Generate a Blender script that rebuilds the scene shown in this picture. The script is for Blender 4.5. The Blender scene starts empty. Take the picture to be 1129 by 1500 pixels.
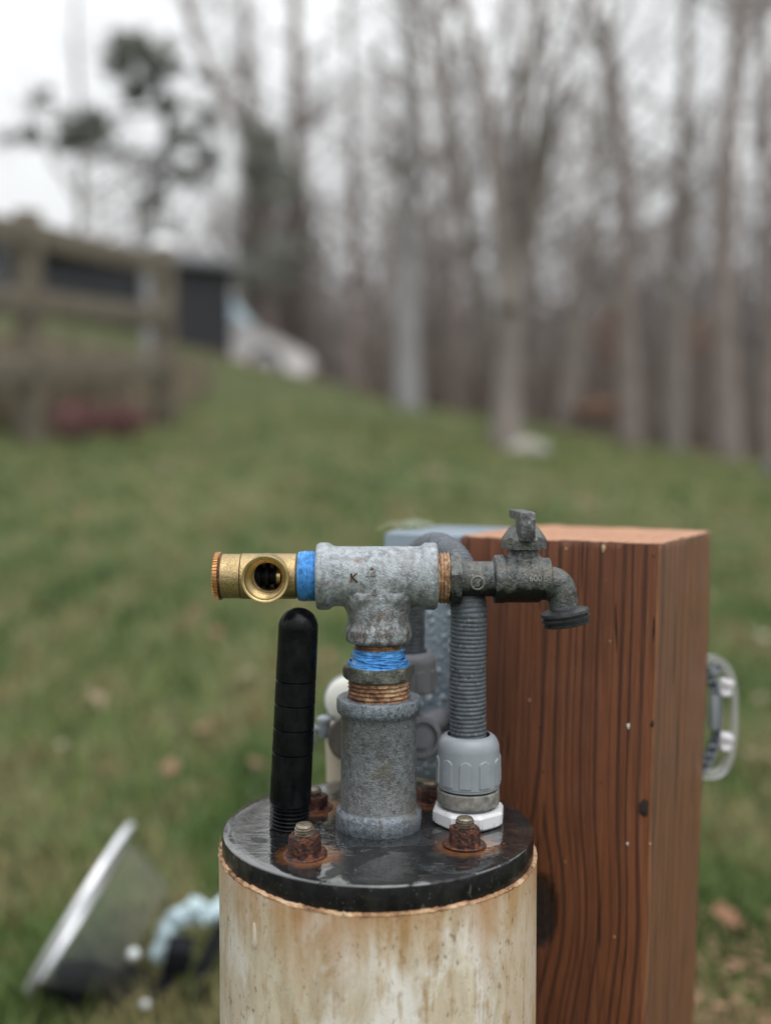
import bpy, bmesh, math, random
import numpy as np
from mathutils import Vector, Matrix, noise as mnoise
R = math.radians
random.seed(7); RNG = np.random.default_rng(11)
scene = bpy.context.scene
COL = scene.collection

# ------------------------------------------------------------------ camera, sky, sun, exposure
CAM_H, PITCH, FPX = 0.62, R(2.8), 1550.0            # metres, radians, focal length in photo pixels (1129 x 1500)
cam_d = bpy.data.cameras.new('camera'); cam = bpy.data.objects.new('camera', cam_d); COL.objects.link(cam)
cam.location = (0, 0, CAM_H); cam.rotation_euler = (R(90) - PITCH, 0, 0)
cam_d.sensor_fit = 'VERTICAL'; cam_d.sensor_height = 36.0; cam_d.lens = 36.0 * FPX / 1500
cam_d.clip_start = 0.02; cam_d.clip_end = 3000
cam_d.dof.use_dof = True; cam_d.dof.focus_distance = 0.538; cam_d.dof.aperture_fstop = 2.8
scene.camera = cam

SUN_EL, SUN_AZ = R(58), R(150)                      # azimuth clockwise from +Y
w = bpy.data.worlds.new('World'); scene.world = w; w.use_nodes = True
nt = w.node_tree; nt.nodes.clear()
def wn(t, **k):
    n = nt.nodes.new(t)
    for a, b in k.items(): setattr(n, a, b)
    return n
sky = wn('ShaderNodeTexSky', sky_type='NISHITA', sun_disc=False, sun_elevation=SUN_EL, sun_rotation=SUN_AZ)
hs = wn('ShaderNodeHueSaturation'); hs.inputs['Saturation'].default_value = 0.12
nt.links.new(sky.outputs[0], hs.inputs['Color'])
tc = wn('ShaderNodeTexCoord'); sp = wn('ShaderNodeSeparateXYZ'); nt.links.new(tc.outputs['Generated'], sp.inputs[0])
cl = wn('ShaderNodeMath', operation='MAXIMUM'); nt.links.new(sp.outputs[2], cl.inputs[0]); cl.inputs[1].default_value = 0
ma = wn('ShaderNodeMath', operation='MULTIPLY_ADD'); nt.links.new(cl.outputs[0], ma.inputs[0])
ma.inputs[1].default_value = 12.5; ma.inputs[2].default_value = 4.35   # overcast sky: brighter towards the zenith
cn = wn('ShaderNodeTexNoise'); cn.inputs['Scale'].default_value = 3.5; cn.inputs['Detail'].default_value = 3
nt.links.new(tc.outputs['Generated'], cn.inputs['Vector'])
cm = wn('ShaderNodeMapRange'); cm.inputs[1].default_value = .3; cm.inputs[2].default_value = .7; cm.inputs[3].default_value = .76; cm.inputs[4].default_value = 1.1
nt.links.new(cn.outputs[0], cm.inputs[0])
mu = wn('ShaderNodeMath', operation='MULTIPLY'); nt.links.new(ma.outputs[0], mu.inputs[0]); nt.links.new(cm.outputs[0], mu.inputs[1])
cb = wn('ShaderNodeCombineColor')
for i, f in enumerate((.965, .985, 1.0)):
    q = wn('ShaderNodeMath', operation='MULTIPLY'); nt.links.new(mu.outputs[0], q.inputs[0]); q.inputs[1].default_value = f
    nt.links.new(q.outputs[0], cb.inputs[i])
mx = wn('ShaderNodeMix', data_type='RGBA'); mx.inputs[0].default_value = 0.85
nt.links.new(hs.outputs[0], mx.inputs[6]); nt.links.new(cb.outputs[0], mx.inputs[7])
bg = wn('ShaderNodeBackground'); bg.inputs['Strength'].default_value = 0.1
nt.links.new(mx.outputs[2], bg.inputs[0])
wo = wn('ShaderNodeOutputWorld'); nt.links.new(bg.outputs[0], wo.inputs[0])

sd = bpy.data.lights.new('sun', 'SUN'); sd.energy = 0.9; sd.angle = R(50); sd.color = (1, .97, .93)
so = bpy.data.objects.new('sun', sd); COL.objects.link(so)
sdir = Vector((math.sin(SUN_AZ) * math.cos(SUN_EL), math.cos(SUN_AZ) * math.cos(SUN_EL), math.sin(SUN_EL)))
so.rotation_euler = sdir.to_track_quat('Z', 'Y').to_euler(); so.location = sdir * 50
vs = scene.view_settings
vs.view_transform = 'Standard'; vs.look = 'None'; vs.exposure = 0.6; vs.gamma = 1.0; vs.use_curve_mapping = False
scene.render.engine = 'CYCLES'
scene.cycles.use_denoising = True
scene.cycles.max_bounces = 6; scene.cycles.transparent_max_bounces = 8
scene.cycles.caustics_reflective = False; scene.cycles.caustics_refractive = False

# ------------------------------------------------------------------ measuring: photo pixel + distance -> world point
def W(px, py, Y):
    u = (px - 564.5) / FPX; v = (750 - py) / FPX
    dy = math.cos(PITCH) + v * math.sin(PITCH); t = Y / dy
    return Vector((u * t, Y, CAM_H + t * (-math.sin(PITCH) + v * math.cos(PITCH))))
def S(px, Y): return px * Y / FPX

# ------------------------------------------------------------------ materials
class M:
    def __init__(s, name, rough=.6, metal=0.0, spec=.5):
        s.m = bpy.data.materials.new(name); s.m.use_nodes = True; s.nt = s.m.node_tree
        s.b = s.nt.nodes['Principled BSDF']; s.set('Roughness', rough); s.set('Metallic', metal); s.set('Specular IOR Level', spec)
        s._tc = None
    def n(s, t, **k):
        q = s.nt.nodes.new(t)
        for a, b in k.items(): setattr(q, a, b)
        return q
    def put(s, sock, v):
        if isinstance(v, bpy.types.NodeSocket): s.nt.links.new(v, sock)
        elif isinstance(v, (tuple, list)) and len(v) == 3 and sock.type == 'RGBA': sock.default_value = (*v, 1)
        else: sock.default_value = v
    def set(s, k, v): s.put(s.b.inputs[k], v); return s
    def co(s):
        if not s._tc: s._tc = s.n('ShaderNodeTexCoord')
        return s._tc.outputs['Object']
    def sc(s, v, x, y, z):
        q = s.n('ShaderNodeMapping'); s.put(q.inputs[0], v); q.inputs['Scale'].default_value = (x, y, z); return q.outputs[0]
    def xyz(s, v):
        q = s.n('ShaderNodeSeparateXYZ'); s.put(q.inputs[0], v); return q.outputs
    def noise(s, v, scale, detail=4, rough=.55, dist=0.0, dim='3D'):
        q = s.n('ShaderNodeTexNoise', noise_dimensions=dim)
        s.put(q.inputs['W' if dim == '1D' else 'Vector'], v)
        q.inputs['Scale'].default_value = scale; q.inputs['Detail'].default_value = detail
        q.inputs['Roughness'].default_value = rough; q.inputs['Distortion'].default_value = dist
        return q.outputs[0]
    def vor(s, v, scale, feat='F1', rnd=1.0):
        q = s.n('ShaderNodeTexVoronoi', feature=feat); s.put(q.inputs['Vector'], v); q.inputs['Scale'].default_value = scale
        q.inputs['Randomness'].default_value = rnd; return q.outputs[0]
    def rng(s, v, a, b, c=0.0, d=1.0):
        q = s.n('ShaderNodeMapRange'); s.put(q.inputs[0], v)
        for i, t in enumerate((a, b, c, d)): s.put(q.inputs[i + 1], t)
        return q.outputs[0]
    def math(s, op, a, b=0.0):
        q = s.n('ShaderNodeMath', operation=op); s.put(q.inputs[0], a); s.put(q.inputs[1], b); return q.outputs[0]
    def mix(s, f, a, b):
        q = s.n('ShaderNodeMix', data_type='RGBA'); s.put(q.inputs[0], f); s.put(q.inputs[6], a); s.put(q.inputs[7], b); return q.outputs[2]
    def ramp(s, f, stops):
        q = s.n('ShaderNodeValToRGB'); s.put(q.inputs[0], f); e = q.color_ramp.elements
        while len(e) < len(stops): e.new(.5)
        for el, (p, c) in zip(e, stops): el.position = p; el.color = (*c, 1)
        return q.outputs[0]
    def attr(s, name, vec=False):
        q = s.n('ShaderNodeAttribute', attribute_name=name); return q.outputs['Vector' if vec else 'Fac']
    def bump(s, h, strength=.5, dist=.001, normal=None):
        q = s.n('ShaderNodeBump'); s.put(q.inputs['Height'], h); q.inputs['Strength'].default_value = strength; q.inputs['Distance'].default_value = dist
        if normal is not None: s.put(q.inputs['Normal'], normal)
        s.set('Normal', q.outputs[0]); return q.outputs[0]
    def col(s, v): return s.set('Base Color', v)

def plain(name, c, rough=.6, metal=0.0, var=.25, scale=60, bump=.15, bs=300, spec=.5):
    m = M(name, rough, metal, spec); n = m.noise(m.co(), scale, 4)
    m.col(m.mix(m.rng(n, .3, .7), tuple(x * (1 - var) for x in c), tuple(min(1, x * (1 + var)) for x in c)))
    if bump: m.bump(m.noise(m.co(), bs, 4), bump, .0006)
    return m.m

def galv(name, light, dark, dirt_shade, dirt_amt=.5, z_dirt_shade=None, metal=.25, rust=0.3, pit=.55, rt=.66):
    """weathered zinc casting: mottled grey, dark pits, brown patches of grime and painted shade, sandy cast relief"""
    m = M(name, .55, metal); c = m.co()
    big = m.noise(c, 60, 4, .6); mid = m.noise(c, 330, 5, .65); fine = m.noise(c, 1100, 3, .6)
    base = m.mix(m.rng(mid, .4, .6), dark, light)
    base = m.mix(m.rng(big, .42, .66, 0, .6), base, tuple(x * 1.2 for x in light))
    pits = m.rng(m.noise(c, 520, 4, .75), .53, .63)
    base = m.mix(m.math('MULTIPLY', pits, pit), base, tuple(x * .28 for x in dark))
    wh = m.rng(m.noise(c, 450, 3, .7), .6, .68)
    base = m.mix(m.math('MULTIPLY', wh, .55), base, tuple(min(x * 1.5, .7) for x in light))
    d = m.rng(m.noise(m.sc(c, 1, 1, .55), 85, 5, .7, .5), .62 - .25 * dirt_amt, .78 - .25 * dirt_amt)
    if z_dirt_shade:                                            # brown grime with underside shade painted in, denser towards the bottom
        z0, z1 = z_dirt_shade; zz = m.xyz(c)[2]
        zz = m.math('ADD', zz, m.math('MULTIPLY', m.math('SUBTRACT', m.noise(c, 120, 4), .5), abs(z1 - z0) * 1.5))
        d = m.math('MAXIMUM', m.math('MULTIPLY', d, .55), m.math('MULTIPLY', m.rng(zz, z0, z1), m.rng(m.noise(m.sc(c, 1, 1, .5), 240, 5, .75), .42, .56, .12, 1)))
    base = m.mix(m.math('MULTIPLY', d, .85), base, dirt_shade)
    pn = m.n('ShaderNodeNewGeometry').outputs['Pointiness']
    base = m.mix(m.math('MULTIPLY', m.rng(pn, .49, .44), .8), base, dirt_shade)  # dark contact shade painted into the creases of the casting
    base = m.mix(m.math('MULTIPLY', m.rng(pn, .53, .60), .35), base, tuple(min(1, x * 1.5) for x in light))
    r = m.rng(m.noise(m.sc(c, 1, 1, .6), 130, 5, .75), rt, rt + .09)
    base = m.mix(m.math('MULTIPLY', r, rust), base, (.16, .06, .03))
    m.col(base)
    m.set('Roughness', m.rng(mid, .35, .65, .26, .58))
    h = m.math('ADD', m.math('MULTIPLY', mid, .7), m.math('MULTIPLY', fine, .45))
    m.bump(h, .8, .0013)
    return m.m

MAT = {}
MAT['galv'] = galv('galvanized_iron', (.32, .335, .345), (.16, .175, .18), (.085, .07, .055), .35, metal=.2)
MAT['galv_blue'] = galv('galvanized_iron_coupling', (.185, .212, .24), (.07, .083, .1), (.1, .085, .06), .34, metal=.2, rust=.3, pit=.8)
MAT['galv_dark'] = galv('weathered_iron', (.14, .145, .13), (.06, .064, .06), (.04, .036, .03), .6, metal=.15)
MAT['tee'] = galv('galvanized_tee', (.36, .39, .415), (.17, .192, .212), (.06, .042, .03), .5, z_dirt_shade=(-.002, -.028), metal=.2, rust=.95, pit=.25, rt=.6)
def spigot_mat():
    m = M('dull_spigot_metal', .3, .35); c = m.co(); z = m.xyz(c)[2]
    n1 = m.noise(c, 300, 5, .65); n2 = m.noise(c, 90, 4, .6)
    base = m.mix(m.rng(n1, .35, .65), (.03, .034, .035), (.14, .152, .15))
    base = m.mix(m.rng(n2, .45, .7, 0, .6), base, (.15, .13, .095))
    # black patina with a ragged border along the bottom of the valve body
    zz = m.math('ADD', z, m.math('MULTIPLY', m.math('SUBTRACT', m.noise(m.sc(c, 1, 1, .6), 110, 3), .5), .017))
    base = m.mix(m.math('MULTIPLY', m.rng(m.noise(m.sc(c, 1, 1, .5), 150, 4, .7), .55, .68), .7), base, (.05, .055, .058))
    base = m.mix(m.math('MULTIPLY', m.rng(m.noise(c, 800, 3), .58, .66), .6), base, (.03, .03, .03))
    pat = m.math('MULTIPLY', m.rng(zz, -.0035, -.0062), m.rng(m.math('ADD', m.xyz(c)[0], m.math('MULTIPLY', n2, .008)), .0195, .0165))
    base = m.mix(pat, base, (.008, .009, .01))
    m.col(base); m.bump(m.math('ADD', n1, m.noise(c, 1000, 3)), .7, .0009)
    return m.m
MAT['spigot'] = spigot_mat()
MAT['spigot_black'] = plain('blackened_metal', (.035, .037, .04), .45, .3, .5, 300, .3, 500)
def handle_mat():
    m = M('worn_handle_metal', .42, .55); c = m.co()
    n = m.noise(c, 420, 5, .7)
    m.col(m.ramp(n, [(.36, (.03, .032, .034)), (.55, (.13, .135, .14)), (.72, (.33, .34, .35))])); m.bump(n, .5, .0006); return m.m
MAT['handle'] = handle_mat()
def rusty_thread(bias=0.0):
    m = M('rusty_pipe_thread', .8, .1); c = m.co()
    n = m.math('ADD', m.noise(m.sc(c, 1, 1, 1.3), 75, 6, .75, .4), m.rng(m.xyz(c)[0], -.012, .012, -.05 + bias, .07 + bias)); f = m.noise(c, 600, 4, .7)
    col = m.ramp(n, [(.36, (.028, .016, .012)), (.47, (.13, .055, .03)), (.56, (.34, .18, .09)), (.7, (.5, .36, .24))])
    m.col(m.mix(m.rng(f, .48, .62, 0, .8), col, (.05, .03, .02))); m.bump(f, .35, .0006); return m.m
MAT['rusty_thread'] = rusty_thread(.03); MAT['pale_thread'] = rusty_thread(.15)
def rust():
    m = M('rusted_bolt', .55, .2); c = m.co(); n = m.noise(c, 380, 5, .7)
    m.col(m.ramp(n, [(.36, (.008, .006, .006)), (.48, (.04, .014, .011)), (.58, (.13, .042, .02)), (.7, (.27, .11, .05))]))
    m.set('Roughness', m.rng(n, .3, .7, .16, .6)); m.bump(n, .8, .0016); return m.m
MAT['rust'] = rust()
MAT['stud'] = plain('worn_stud_metal', (.2, .165, .125), .4, .6, .5, 500, .3, 600)
def brass():
    m = M('cast_brass', .38, .85); c = m.co(); n = m.noise(c, 1300, 3, .6); b = m.noise(c, 120, 4)
    base = m.mix(m.rng(n, .4, .6), (.3, .215, .105), (.5, .385, .2))
    m.col(m.mix(m.rng(b, .5, .72, 0, .55), base, (.22, .15, .075)))
    m.set('Roughness', m.rng(b, .3, .7, .32, .5)); m.bump(n, .6, .0005); return m.m
MAT['brass'] = brass()
MAT['brass_bright'] = plain('machined_brass', (.6, .45, .22), .26, .95, .15, 300, .08, 900)
MAT['brass_copper'] = plain('reddish_brass', (.62, .33, .14), .32, .85, .25, 300, .2, 900)
def tape():
    m = M('blue_thread_seal_tape', .45); c = m.co(); n = m.noise(c, 260, 4, .7)
    m.col(m.mix(m.rng(n, .32, .66), (.02, .11, .32), (.11, .4, .85))); m.bump(m.noise(c, 500, 4), .5, .001); return m.m
MAT['tape'] = tape()
def black_plastic():
    m = M('wet_black_plastic', .3, 0, .14); c = m.co(); n = m.noise(m.sc(c, 1, 1, .5), 110, 4, .6)
    m.col(m.mix(m.rng(n, .45, .75), (.003, .0033, .004), (.010, .011, .0125)))
    m.set('Roughness', m.rng(m.noise(c, 70, 5, .7), .38, .62, .1, .55)); m.bump(m.math('ADD', m.noise(c, 600, 3), m.noise(m.sc(c, 1, 1, .4), 180, 3)), .22, .0005); return m.m
MAT['black_plastic'] = black_plastic()
def conduit_mat():
    m = M('grey_flexible_conduit', .5); c = m.co(); n = m.noise(m.sc(c, 1, 1, .8), 120, 5, .7); f = m.noise(c, 500, 4, .7)
    base = m.mix(m.rng(n, .42, .66), (.08, .095, .115), (.04, .045, .053))
    base = m.mix(m.math('MULTIPLY', m.rng(f, .55, .66), m.rng(n, .4, .6, .2, .75)), base, (.26, .28, .3))
    base = m.mix(m.math('MULTIPLY', m.rng(m.noise(c, 260, 5, .75), .55, .66), .7), base, (.028, .03, .034))
    m.col(base); m.bump(f, .3, .0005); return m.m
MAT['conduit'] = conduit_mat()
MAT['grey_plastic'] = plain('grey_moulded_plastic', (.25, .275, .305), .38, 0, .1, 90, .06, 500)
MAT['grey_plastic_dull'] = plain('dull_grey_plastic', (.17, .175, .195), .5, 0, .14, 90, .08, 500)
MAT['grimy_ring'] = plain('grimy_grey_ring', (.2, .195, .18), .55, 0, .5, 260, .3, 500)
def white_nut():
    m = M('white_plastic_locknut', .42); c = m.co(); n = m.noise(c, 170, 5, .7)
    m.col(m.mix(m.rng(n, .55, .75, 0, .7), (.68, .68, .7), (.3, .27, .22))); m.bump(m.noise(c, 400, 3), .1, .0005); return m.m
MAT['white_nut'] = white_nut()
MAT['black_rubber'] = plain('black_rubber', (.012, .012, .013), .5, 0, .4, 200, .2, 500)
MAT['box'] = plain('blue_grey_box_plastic', (.19, .24, .285), .35, 0, .08, 40, .05, 400)
def drops():
    m = M('water_droplet', .04, 0, 1.0); m.col((.24, .3, .345)); m.set('Coat Weight', 1.0); m.set('Coat Roughness', .02); return m.m
MAT['drop'] = drops()
MAT['white_pvc'] = plain('off_white_pvc', (.66, .66, .6), .4, 0, .08, 40, .05, 300)
MAT['cream_pipe'] = plain('cream_pvc_pipe', (.52, .45, .36), .5, 0, .15, 60, .08, 300)
MAT['bark_pocket'] = plain('dark_pitch_pocket', (.022, .012, .009), .6, 0, .5, 400, .5, 600)
MAT['dark_gasket'] = plain('dark_brown_gasket', (.07, .06, .05), .6, 0, .4, 200, .3, 500)
def clear_plastic():
    g_ = M('clear_glass', .08); g_.col((.96, .97, .98)); g_.set('Transmission Weight', .97); g_.set('IOR', 1.12); MAT['clear_glass'] = g_.m
    m = M('clear_plastic', .07); m.col((.93, .92, .95)); m.set('Transmission Weight', .72); m.set('IOR', 1.3); return m.m
MAT['clear'] = clear_plastic()
MAT['clear_white'] = plain('milky_plastic', (.72, .7, .74), .3, 0, .1, 200, .1, 400)
MAT['dark_grey_plastic'] = plain('dark_grey_plastic', (.055, .06, .08), .4, 0, .3, 200, .1, 400)

def casing_mat():
    m = M('stained_white_pvc_casing', .48); c = m.attr('wrap', True)        # wrap = (arc length, height below the rim, 0)
    x, z, _ = m.xyz(c)
    st = m.noise(m.sc(c, 1, .34, 1), 60, 6, .68, .4); st2 = m.math('ADD', m.math('MULTIPLY', m.noise(m.sc(c, 1, .12, 1), 120, 4, .65), .6), m.math('MULTIPLY', m.noise(c, 55, 5, .7), .4))
    bl = m.noise(m.sc(c, 1, .5, 1), 30, 5, .6, 1.0)
    base = m.mix(m.rng(st, .35, .65), (.42, .34, .235), (.64, .56, .44))
    base = m.mix(m.rng(bl, .46, .6, 0, .8), base, (.77, .75, .72))
    # rust-coloured stain that runs down from the cut rim, stronger in some places
    n = m.noise(m.sc(c, 1, .12, 1), 42, 4, .6)
    drop = m.rng(m.math('ADD', m.math('MULTIPLY', z, -1), m.math('MULTIPLY', m.math('SUBTRACT', n, .5), .13)), .034, -.008)
    base = m.mix(m.math('MULTIPLY', drop, .85), base, (.38, .185, .058))
    base = m.mix(m.math('MULTIPLY', m.rng(st2, .53, .64), .8), base, (.33, .2, .085))
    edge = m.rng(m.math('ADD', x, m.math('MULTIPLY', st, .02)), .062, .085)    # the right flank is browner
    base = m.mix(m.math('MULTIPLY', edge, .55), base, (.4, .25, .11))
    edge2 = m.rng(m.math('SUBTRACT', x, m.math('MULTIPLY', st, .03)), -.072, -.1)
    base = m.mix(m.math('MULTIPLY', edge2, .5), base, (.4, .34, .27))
    sp1 = m.rng(m.noise(m.sc(c, 1, .55, 1), 300, 4, .75), .57, .64); mask = m.rng(m.noise(c, 38, 3), .4, .62, .15, 1)
    base = m.mix(m.math('MULTIPLY', m.math('MULTIPLY', sp1, mask), .75), base, (.13, .085, .05))
    sp2 = m.rng(m.noise(m.sc(c, 1, .35, 1), 120, 5, .8, .3), .655, .71)
    base = m.mix(m.math('MULTIPLY', sp2, .85), base, (.085, .055, .035))
    m.col(base); m.bump(m.math('ADD', m.noise(c, 500, 4), m.math('MULTIPLY', st2, .6)), .25, .0006)
    return m.m
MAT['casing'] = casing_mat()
def rim_mat():
    m = M('raw_cut_rim', .75); c = m.co(); n = m.noise(c, 130, 5, .65)
    m.col(m.ramp(n, [(.34, (.1, .05, .025)), (.48, (.36, .2, .1)), (.66, (.6, .43, .29))])); m.bump(m.noise(c, 500, 3), .35, .0006); return m.m
MAT['rim'] = rim_mat()

BOLTS = [(447, 1252), (680, 1238), (459, 1183), (630, 1173)]       # photo pixels of the four bolt feet on the cap
CAPX, CAPY, CAPZ, CAPR = -0.0040, 0.560, CAM_H - 0.1955, 0.0828
def on_cap(px, py, z=CAPZ):
    lo, hi = .3, 1.2
    for _ in range(50):
        md = (lo + hi) / 2
        if W(px, py, md).z > z: lo = md
        else: hi = md
    return W(px, py, lo)
def cap_mat():
    m = M('wet_black_seal_plate', .3); c = m.co()
    base = m.mix(m.rng(m.noise(c, 110, 5, .65), .35, .7), (.006, .0065, .007), (.02, .02, .021))
    base = m.mix(m.rng(m.noise(m.sc(c, 1.0, 1.6, 1), 38, 4, .6), .55, .7, 0, .5), base, (.055, .05, .042))
    scr = m.rng(m.noise(m.sc(c, 1, 7, 1), 75, 3, .6, 1.5), .655, .69); base = m.mix(m.math('MULTIPLY', scr, .5), base, (.15, .145, .13))
    spk = m.rng(m.noise(c, 900, 2), .7, .74); base = m.mix(m.math('MULTIPLY', spk, .6), base, (.3, .28, .25))
    for px, py in BOLTS:                                  # orange rust bled out round each bolt
        q = on_cap(px, py)
        d = m.n('ShaderNodeVectorMath', operation='DISTANCE'); m.put(d.inputs[0], c)
        d.inputs[1].default_value = (q.x - CAPX + .002, q.y - CAPY - .0005, 0)
        dd = m.math('ADD', d.outputs[1 if len(d.outputs) > 1 else 0], m.math('MULTIPLY', m.math('SUBTRACT', m.noise(c, 160, 4), .5), .012))
        base = m.mix(m.math('MULTIPLY', m.rng(dd, .0185, .0095), .9), base, (.2, .075, .022))
    m.col(base)
    px_, py_, pz_ = m.xyz(c); ontop = m.rng(pz_, -.0012, -.0004)
    wn_ = m.math('ADD', m.noise(m.sc(c, 1, 1.3, 1), 30, 3, .5, .8), m.rng(px_, .03, -.06, -.02, .1))
    wet = m.math('MULTIPLY', m.rng(wn_, .45, .475), ontop)
    m.set('Roughness', m.rng(wet, 0, 1, .3, .03)); m.set('Specular IOR Level', m.math('MULTIPLY', m.rng(wet, 0, 1, .42, 1.0), m.rng(ontop, 0, 1, .3, 1))); m.set('Coat Weight', m.math('MULTIPLY', wet, .9)); m.set('Coat Roughness', .02); m.set('Coat IOR', 1.6)
    rip = m.noise(m.sc(c, 1, 1.5, 1), 70, 2, .5, 2.2); gr_ = m.noise(c, 700, 3)
    hh = m.math('ADD', m.math('MULTIPLY', rip, m.math('MULTIPLY', wet, .5)), m.math('MULTIPLY', wet, .16))
    hh = m.math('ADD', hh, m.math('MULTIPLY', gr_, m.rng(wet, 0, 1, .12, .0)))
    m.bump(hh, .5, .0016)
    return m.m
MAT['cap'] = cap_mat()

def post_mat():
    m = M('wet_brown_lumber', .55); g = m.attr('grain'); k = m.attr('knot'); fc = m.attr('face'); c = m.co()
    wob = m.noise(m.sc(c, 1, 1, .12), 60, 3); w_ = m.math('ADD', g, m.math('MULTIPLY', wob, .0022))
    band = m.noise(w_, 235, 3, .6, 0, '1D'); fine = m.noise(m.sc(c, 1, 1, .025), 420, 5, .75); blot = m.noise(m.sc(c, 1, 1, .35), 22, 4, .6)
    late = m.rng(band, .525, .61)
    base = m.mix(late, (.185, .061, .025), (.07, .023, .012))
    base = m.mix(m.rng(fine, .48, .64, 0, .6), base, (.07, .025, .014))
    base = m.mix(m.rng(fine, .46, .36, 0, .45), base, (.24, .1, .05))
    base = m.mix(m.rng(blot, .46, .66, 0, .6), base, (.09, .03, .016))
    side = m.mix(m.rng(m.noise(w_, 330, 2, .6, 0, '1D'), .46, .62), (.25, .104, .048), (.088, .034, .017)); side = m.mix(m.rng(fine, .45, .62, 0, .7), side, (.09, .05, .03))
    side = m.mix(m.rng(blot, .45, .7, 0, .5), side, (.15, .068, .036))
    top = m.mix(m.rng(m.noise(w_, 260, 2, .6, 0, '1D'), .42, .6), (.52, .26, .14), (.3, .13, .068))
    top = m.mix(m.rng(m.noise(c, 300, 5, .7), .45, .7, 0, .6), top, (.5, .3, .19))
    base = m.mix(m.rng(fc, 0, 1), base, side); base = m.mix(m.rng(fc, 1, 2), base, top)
    sp = m.rng(m.noise(m.sc(c, 1, 1, .6), 260, 3, .7), .7, .74); base = m.mix(m.math('MULTIPLY', sp, .8), base, (.025, .013, .01))
    lt = m.rng(m.noise(c, 420, 2, .6), .745, .765); base = m.mix(m.math('MULTIPLY', lt, .5), base, (.42, .3, .2))
    base = m.mix(m.rng(k, 0, 1), base, m.mix(m.rng(m.noise(c, 300, 4), .4, .7), (.012, .008, .007), (.045, .022, .016)))
    chk = m.rng(m.noise(m.sc(c, 1, 1, .04), 205, 2, .5, .3), .70, .72); base = m.mix(m.math('MULTIPLY', chk, m.rng(fc, 1.5, 1.2)), base, (.016, .008, .006))
    m.col(base)
    m.set('Roughness', m.rng(blot, .3, .7, .42, .62))
    h = m.math('ADD', m.math('MULTIPLY', late, .5), m.math('MULTIPLY', fine, .8)); h = m.math('SUBTRACT', h, m.math('MULTIPLY', k, 1.2)); h = m.math('SUBTRACT', h, chk)
    m.bump(h, .8, .0018)
    return m.m
MAT['post'] = post_mat()

def bark(name, a, b, scale=9):
    m = M(name, .9); c = m.co(); n = m.noise(m.sc(c, 1, 1, .3), scale, 5, .65)
    m.col(m.mix(m.rng(n, .35, .65), a, b)); m.bump(n, .5, .03); return m.m
MAT['bark_grey'] = bark('grey_bark', (.2, .195, .2), (.34, .335, .345))
MAT['bark_brown'] = bark('brown_bark', (.14, .112, .103), (.26, .215, .2))
MAT['bark_tan'] = bark('tan_grey_bark', (.15, .128, .116), (.27, .235, .215))
MAT['twig'] = bark('twig_bark', (.16, .137, .128), (.26, .225, .21))
MAT['woods'] = bark('far_wood_bark', (.158, .143, .134), (.255, .23, .215), 3)
MAT['brush'] = bark('dry_brush', (.12, .1, .085), (.205, .172, .148), 5)
MAT['needles'] = plain('pine_needles', (.15, .16, .13), .7, 0, .4, 6, 0)
MAT['fence'] = plain('weathered_fence_wood', (.125, .105, .078), .85, 0, .35, 10, .3, 40)
MAT['red_leaf'] = plain('dark_red_leaves', (.12, .04, .04), .6, 0, .4, 20, 0)
MAT['orange_leaf'] = plain('russet_leaves', (.19, .11, .068), .7, 0, .4, 9, 0)
MAT['shed_wall'] = plain('black_shed_boards', (.016, .017, .022), .6, 0, .3, 5, .2, 30)
MAT['shed_roof'] = plain('grey_shingle_roof', (.13, .13, .135), .7, 0, .2, 6, .2, 30)
MAT['car_paint'] = plain('white_car_paint', (.86, .87, .88), .18, 0, .03, 3, 0)
MAT['car_glass'] = plain('sky_reflection_car_glass', (.48, .62, .7), .05, 0, .05, 3, 0, spec=1.0)  # pale blue sky reflection painted into the glass colour
MAT['tyre'] = plain('tyre_rubber', (.02, .02, .02), .8, 0, .2, 20, 0)
MAT['rim_metal'] = plain('wheel_alloy', (.5, .5, .52), .3, .8, .1, 20, 0)
MAT['lamp_glass'] = plain('headlight_glass', (.6, .62, .65), .08, 0, .05, 9, 0)
MAT['stone'] = plain('pale_stone', (.3, .285, .25), .8, 0, .25, 12, .4, 60)
MAT['steel'] = plain('bright_steel_rim', (.72, .73, .77), .28, .35, .08, 30, .03, 100)
MAT['lamp_black'] = plain('black_lamp_body', (.007, .008, .01), .7, 0, .3, 40, .1, 200, spec=.12)
MAT['ribbon'] = plain('pale_blue_tape', (.5, .63, .68), .5, 0, .12, 60, .2, 200)
MAT['bulb'] = plain('white_bulb', (.55, .58, .58), .3, 0, .1, 60, 0)
MAT['white_cap'] = plain('white_post_cap', (.85, .86, .88), .3, 0, .03, 20, 0)
def leafm(name, a, b):
    m = M(name, .65); m.col(m.mix(m.rng(m.noise(m.co(), 40, 4), .35, .65), a, b)); return m.m
LEAFM = [leafm('dry_tan_leaf', (.17, .125, .075), (.26, .2, .13)), leafm('dry_brown_leaf', (.16, .085, .045), (.28, .16, .09)), leafm('pale_dry_leaf', (.29, .255, .195), (.4, .35, .28)),
         leafm('rust_leaf', (.15, .065, .032), (.24, .11, .055))]
def lawn_mat():
    m = M('lawn_soil', .9); c = m.co()
    n = m.noise(c, 1.3, 4, .6); n2 = m.noise(c, 14, 4, .65)
    base = m.mix(m.rng(n, .4, .64), (.035, .07, .016), (.085, .1, .034))
    m.col(m.mix(m.rng(n2, .42, .7, 0, .6), base, (.13, .105, .06))); m.bump(n2, .6, .02); return m.m
MAT['lawn'] = lawn_mat()
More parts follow.
